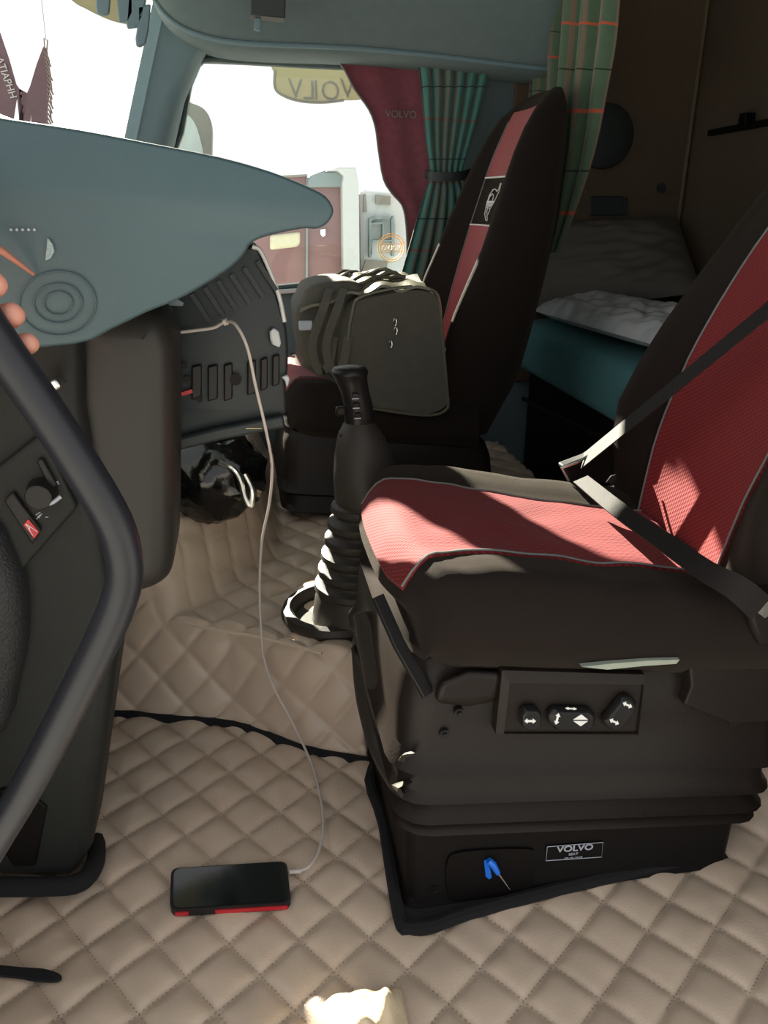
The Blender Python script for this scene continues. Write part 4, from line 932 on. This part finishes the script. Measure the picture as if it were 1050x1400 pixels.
re_ = hourglass(((668, 88), (662, 120), (652, 165), (642, 200), (632, 236), (640, 262), (645, 300), (645, 340), (640, 400)))
sheet_between(le, re_, 110, 40, 2.31, 0.014, 6, lambda b: 0.55 + 0.9*abs(b - 0.5)).build('cloth', M['greencurt'], gcn_)
mb = MB(); tb = [at(u, v, Y=y) for u, v, y in ((582, 238, 2.33), (590, 241, 2.285), (610, 242, 2.275), (632, 240, 2.285), (650, 234, 2.33))]
mb.strip(cat(tb, 4), 0.024, 0.005, (0, 0, 1)); mb.build('tieback', M['dash_dark'], gcn_)
def bunk_curtain(nm, label, le, re_, folds, X0):
    r = thing(nm, label, 'curtain', le[-1], 'bunk curtains')
    sheet_between(le, re_, 80, 40, 0, 0.016, folds, dirn=Vector((0.8, 0.6, 0)).normalized()).build('cloth', M['bunkcurt'], r)
XC = 0.80
bunk_curtain('bunk_curtain', 'green and brown checked bunk curtain with orange lines hanging in front of the wall speaker', cat([at(u, v, X=XC) for u, v in ((768, -70), (764, 0), (760, 60), (756, 120), (752, 200), (748, 270), (748, 345))], 4), cat([at(u, v, X=XC) for u, v in ((850, -70), (842, 0), (836, 60), (826, 120), (812, 200), (792, 270), (764, 345))], 4), 3, XC)
bunk_curtain('bunk_curtain', 'narrow green and brown bunk curtain hanging directly above the passenger seat', cat([at(u, v, X=XC + 0.03) for u, v in ((724, -70), (724, 0), (723, 60), (721, 125), (720, 150))], 4), cat([at(u, v, X=XC + 0.03) for u, v in ((772, -70), (768, 0), (764, 60), (760, 125), (760, 150))], 4), 2, XC)

# ------------------------------------------------------------------ things at the windscreen and outside the window
PYN = 1.75
def pen(name, label, px, letters, o, rt, up, h, w):
    t = thing(name, label, 'pennant', at(px[0][0], 175, Y=PYN), 'pennants')
    mb = MB(); mb.prism([at(u, v, Y=PYN) for u, v in px], (0, 0.003, 0)); mb.build('cloth', M['pennant'], t, smooth=False)
    if letters: text_mesh('pennant_lettering', letters, M['white'], t, o, rt, up, h, 0.0006, width=w)
    return t
a_, b_ = at(0, 77, Y=PYN - 0.002), at(20, 132, Y=PYN - 0.002); dr = (b_ - a_)
p1 = pen('pennant', 'burgundy pennant with white lettering at the left edge of the windscreen', ((-40, -30), (0, 45), (12, 80), (22, 115), (26, 121), (38, 128), (30, 175), (24, 200), (26, 160), (23, 133), (18, 165), (14, 200), (-40, 200)), 'ATIAPHH', at(9, 106, Y=PYN - 0.002), dr, Vector((dr.z, 0, -dr.x))*-1, 0.013, dr.length*1.0)
p2 = pen('pennant', 'burgundy fringed pennant hanging at the windscreen beside the lettered one', ((59, 64), (64, 66), (67, 90), (68, 120), (65, 150), (65, 200), (44, 200), (42, 150), (40, 200), (26, 200), (26, 121), (37, 127), (41, 118), (50, 88)), None, None, None, None, 0, 0)
for k in range(16):
    u, v = lerp([(0, 63), (6, 67), (16, 66)], k), 70 + 6.4*k
    mb = MB(); mb.tube(cat([at(u - 2, v, Y=PYN), at(u + 2, v + 7, Y=PYN), at(u + 4.5 + 1.5*math.sin(k*2), v + 15, Y=PYN)], 3), 0.0016, 5); mb.build('fringe_tassel', M['fringe'], p2)
mb = MB(); mb.tube([at(61, 65, Y=PYN), at(60, 52, Y=PYN), at(65, 55, Y=PYN), at(64, 68, Y=PYN)], 0.0012, 5); mb.build('hanging_loop', M['fringe'], p2)
for pp, (u, v) in ((p1, (-40, -30)), (p2, (63, 56))):
    a0_ = at(u, v, Y=PYN); mb = MB(); mb.tube([a0_, Vector((a0_.x + 0.01, PYN + 0.01, 1.52))], 0.0005, 5); mb.build('hanging_cord', M['fringe'], pp)
# smoked exterior visor over the windscreen with dark tassels inside
VY = 2.02
vs_ = cat([at(u, v, Y=VY) for u, v in ((60, -40), (98, 0), (118, 12), (140, 23), (160, 30), (190, 36))], 4)
mb = MB(); mb.grid(lambda a, b: vs_[round(a*(len(vs_)-1))] + Vector((-0.02*b, 0.05*b, 0.16*b)), len(vs_)-1, 4, (0, 0.004, 0)); tag(mb.build('windscreen_visor', M['visor']), 'smoked yellowish sun visor curving along the top of the windscreen', 'visor')
ts = thing('tassel_trim', 'dark tassel trim hanging at the top corner of the windscreen', 'tassel trim', at(180, 20, Y=VY - 0.03))
for q in (((130, -20), (152, -20), (149, 18), (144, 21), (133, 20), (131, 10)), ((158, -20), (182, -20), (182, 18), (176, 30), (162, 30)), ((176, -20), (202, -20), (196, 22), (188, 37), (174, 39), (172, 30)), ((188, 8), (206, 5), (203, 40), (199, 60), (192, 64), (186, 63), (185, 52), (188, 34))):
    mb = MB(); mb.prism([at(u, v, Y=VY - 0.03) for u, v in q], (0, 0.012, 0)); mb.build('tassel', M['pillar'], ts, bevel=0.003)
mb = MB(); mb.strip([at(118, -22, Y=VY - 0.024), at(210, -18, Y=VY - 0.024)], 0.02, 0.012, (0, 0, 1)); mb.build('tassel_band', M['pillar'], ts)
# overhead device box
dv = thing('overhead_device', 'small dark box with a bracket under the overhead shelf', 'device', at(368, 10, Y=2.0))
mb = MB(); mb.prism([at(u, v, Y=2.0) for u, v in ((342, -40), (392, -40), (390, 25), (342, 20))], (0, 0.05, 0)); mb.build('housing', M['dash_dark'], dv, bevel=0.003)
mb = MB(); mb.prism([at(u, v, Y=2.03) for u, v in ((350, 18), (358, 18), (355, 42), (347, 40))], (0, 0.012, 0)); mb.build('bracket', M['pillar'], dv, bevel=0.001)

# door mirror
MY = 2.62
dm = thing('door_mirror', 'exterior mirror seen through the passenger side window', 'mirror', at(265, 220, Y=MY))
sh = cat([at(u, v, Y=MY) for u, v in ((230, 135), (262, 141), (280, 150), (289, 168), (290, 195), (288, 230), (282, 280), (225, 290))], 4, True)
mb = MB(); mb.prism(sh, (0, 0.10, 0)); mb.build('shell', M['mirror'], dm, bevel=0.01)
mg = cat([at(u, v, Y=MY - 0.002) for u, v in ((225, 150), (252, 155), (266, 168), (275, 195), (279, 225), (275, 275), (225, 280))], 4, True)
mb = MB(); mb.prism(mg, (0, 0.003, 0)); mb.build('mirror_glass', M['truckwhite'], dm)
mb = MB(); mb.tube([at(255, 285, Y=MY + 0.05), at(250, 420, Y=MY + 0.02), at(250, 440, Y=2.47)], 0.018, 10); mb.build('arm', M['mirror'], dm)
# exterior side-window deflector with mirror-reversed outlined letters
sv = thing('window_visor', 'smoked plastic deflector with reversed outlined letters above the passenger window', 'visor', at(430, 90, Y=2.55))
q = cat([at(u, v, Y=2.55) for u, v in ((376, 70), (375, 100), (376, 120), (388, 131), (410, 138), (440, 140), (470, 137), (500, 130), (505, 70))], 3, True)
mb = MB(); mb.prism(q, (0, 0.006, 0)); mb.build('plate', M['visor'], sv)
for (ch, u, v, mir) in (('V', 404, 121, False), ('L', 422, 123, True), ('I', 432, 123, False), ('O', 452, 124, False), ('V', 475, 121, False)):
    text_mesh('outlined_letter', ch, M['mirror'], sv, at(u, v, Y=2.545), (1, 0, -0.03), (0, 0, 1), 0.05, 0.001, mirror=mir)
mb = MB(); mb.tube(cat([at(376, 95, Y=2.545), at(376, 120, Y=2.545), at(388, 131, Y=2.545), at(410, 138, Y=2.545), at(440, 140, Y=2.545), at(470, 137, Y=2.545)], 4), 0.004, 6); mb.build('edge_rim', M['mirror'], sv)
for u in (400, 490):
    mb = MB(); mb.tube([at(u, 84, Y=2.55), at(u, 74, Y=2.45)], 0.006, 8); mb.build('mounting_tab', M['mirror'], sv)
# round sticker on the glass
stk = thing('window_sticker', 'yellow ring sticker with crossbar lettering on the passenger window', 'sticker', at(535, 339, Y=2.425))
c = at(535, 339, Y=2.425)
for r in (0.040, 0.033):
    mb = MB(); mb.tube([c + Vector((r*math.cos(2*math.pi*k/36), 0, r*math.sin(2*math.pi*k/36))) for k in range(37)], 0.0016, 5); mb.build('ring', M['yellow'], stk)
for dz in (0.011, -0.011):
    mb = MB(); mb.tube([c + Vector((-0.036, 0, dz)), c + Vector((0.036, 0, dz))], 0.0013, 5); mb.build('bar_line', M['yellow'], stk)
text_mesh('sticker_lettering', 'VOLVO', M['yellow'], stk, c, (1, 0, 0), (0, 0, 1), 0.014, 0.0008, mirror=True, width=0.055)

# parked trucks outside
TY = 5.2
def poly(pts, Y, depth): 
    mb = MB(); mb.prism([at(u, v, Y=Y) for u, v in pts], (0, depth, 0)); return mb
t1_ = thing('parked_truck', 'haze-muted red truck cab with a tall pale side fairing parked outside the passenger window', 'truck', at(440, 420, Y=TY))
b1 = poly(((250, 262), (384, 250), (398, 240), (420, 238), (421, 246), (470, 244), (473, 600), (250, 620)), TY, 2.2).build('cab_body', M['truckred'], t1_, smooth=False, bevel=0.03)
poly(((421, 247), (423, 240), (445, 233), (468, 234), (472, 251), (469, 256), (421, 256)), TY - 0.06, 1.6).build('roof_fairing', M['truckgrey'], t1_, bevel=0.03)
wd1 = poly(((369, 322), (411, 317), (411, 334), (405, 338), (369, 342)), TY - 0.02, 0.05).build('window', M['winpane'], t1_, bevel=0.015)
poly(((419, 240), (421, 240), (421, 384), (418, 384)), TY - 0.03, 0.04).build('door_gap', M['truckgrey'], t1_)
poly(((438, 314), (445, 313), (445, 322), (441, 324), (438, 320)), TY - 0.03, 0.03).build('badge', M['mirrorglass'], t1_)
poly(((386, 240), (420, 238), (420, 241), (386, 243)), TY - 0.05, 0.3).build('roof_bar', M['mirror'], t1_)
t2_ = thing('parked_truck', 'pale grey truck with dark door frame parked behind the round yellow sticker', 'truck', at(520, 420, Y=TY))
poly(((445, 234), (462, 228), (487, 228), (491, 255), (494, 600), (472, 600), (468, 252), (470, 240), (462, 234)), TY - 0.12, 0.11).build('side_fairing', M['truckwhite'], t1_, smooth=False, bevel=0.02)
poly(((491, 259), (540, 263), (620, 270), (620, 600), (494, 600)), TY + 0.15, 2.0).build('cab_body', M['truckwhite'], t2_, smooth=False, bevel=0.03)
for q in (((505, 299), (512, 296), (534, 297), (534, 299), (513, 299), (508, 302), (508, 352), (505, 352)), ((507, 305), (525, 303), (525, 306), (509, 307), (509, 348), (507, 348)), ((523, 304), (525, 304), (525, 330), (523, 330)), ((535, 300), (538, 295), (540, 310), (539, 350), (536, 350)), ((506, 328), (536, 328), (536, 330), (506, 330))):
    poly(q, TY + 0.08, 0.06).build('door_trim', M['truckgrey'], t2_, smooth=False)
for q in (((497, 265), (500, 265), (502, 290), (497, 290)), ((514, 266), (534, 268), (534, 280), (514, 279)), ((500, 356), (530, 358), (528, 372), (495, 372))):
    poly(q, TY + 0.12, 0.05).build('body_panel', M['mirror'], t2_, smooth=False)
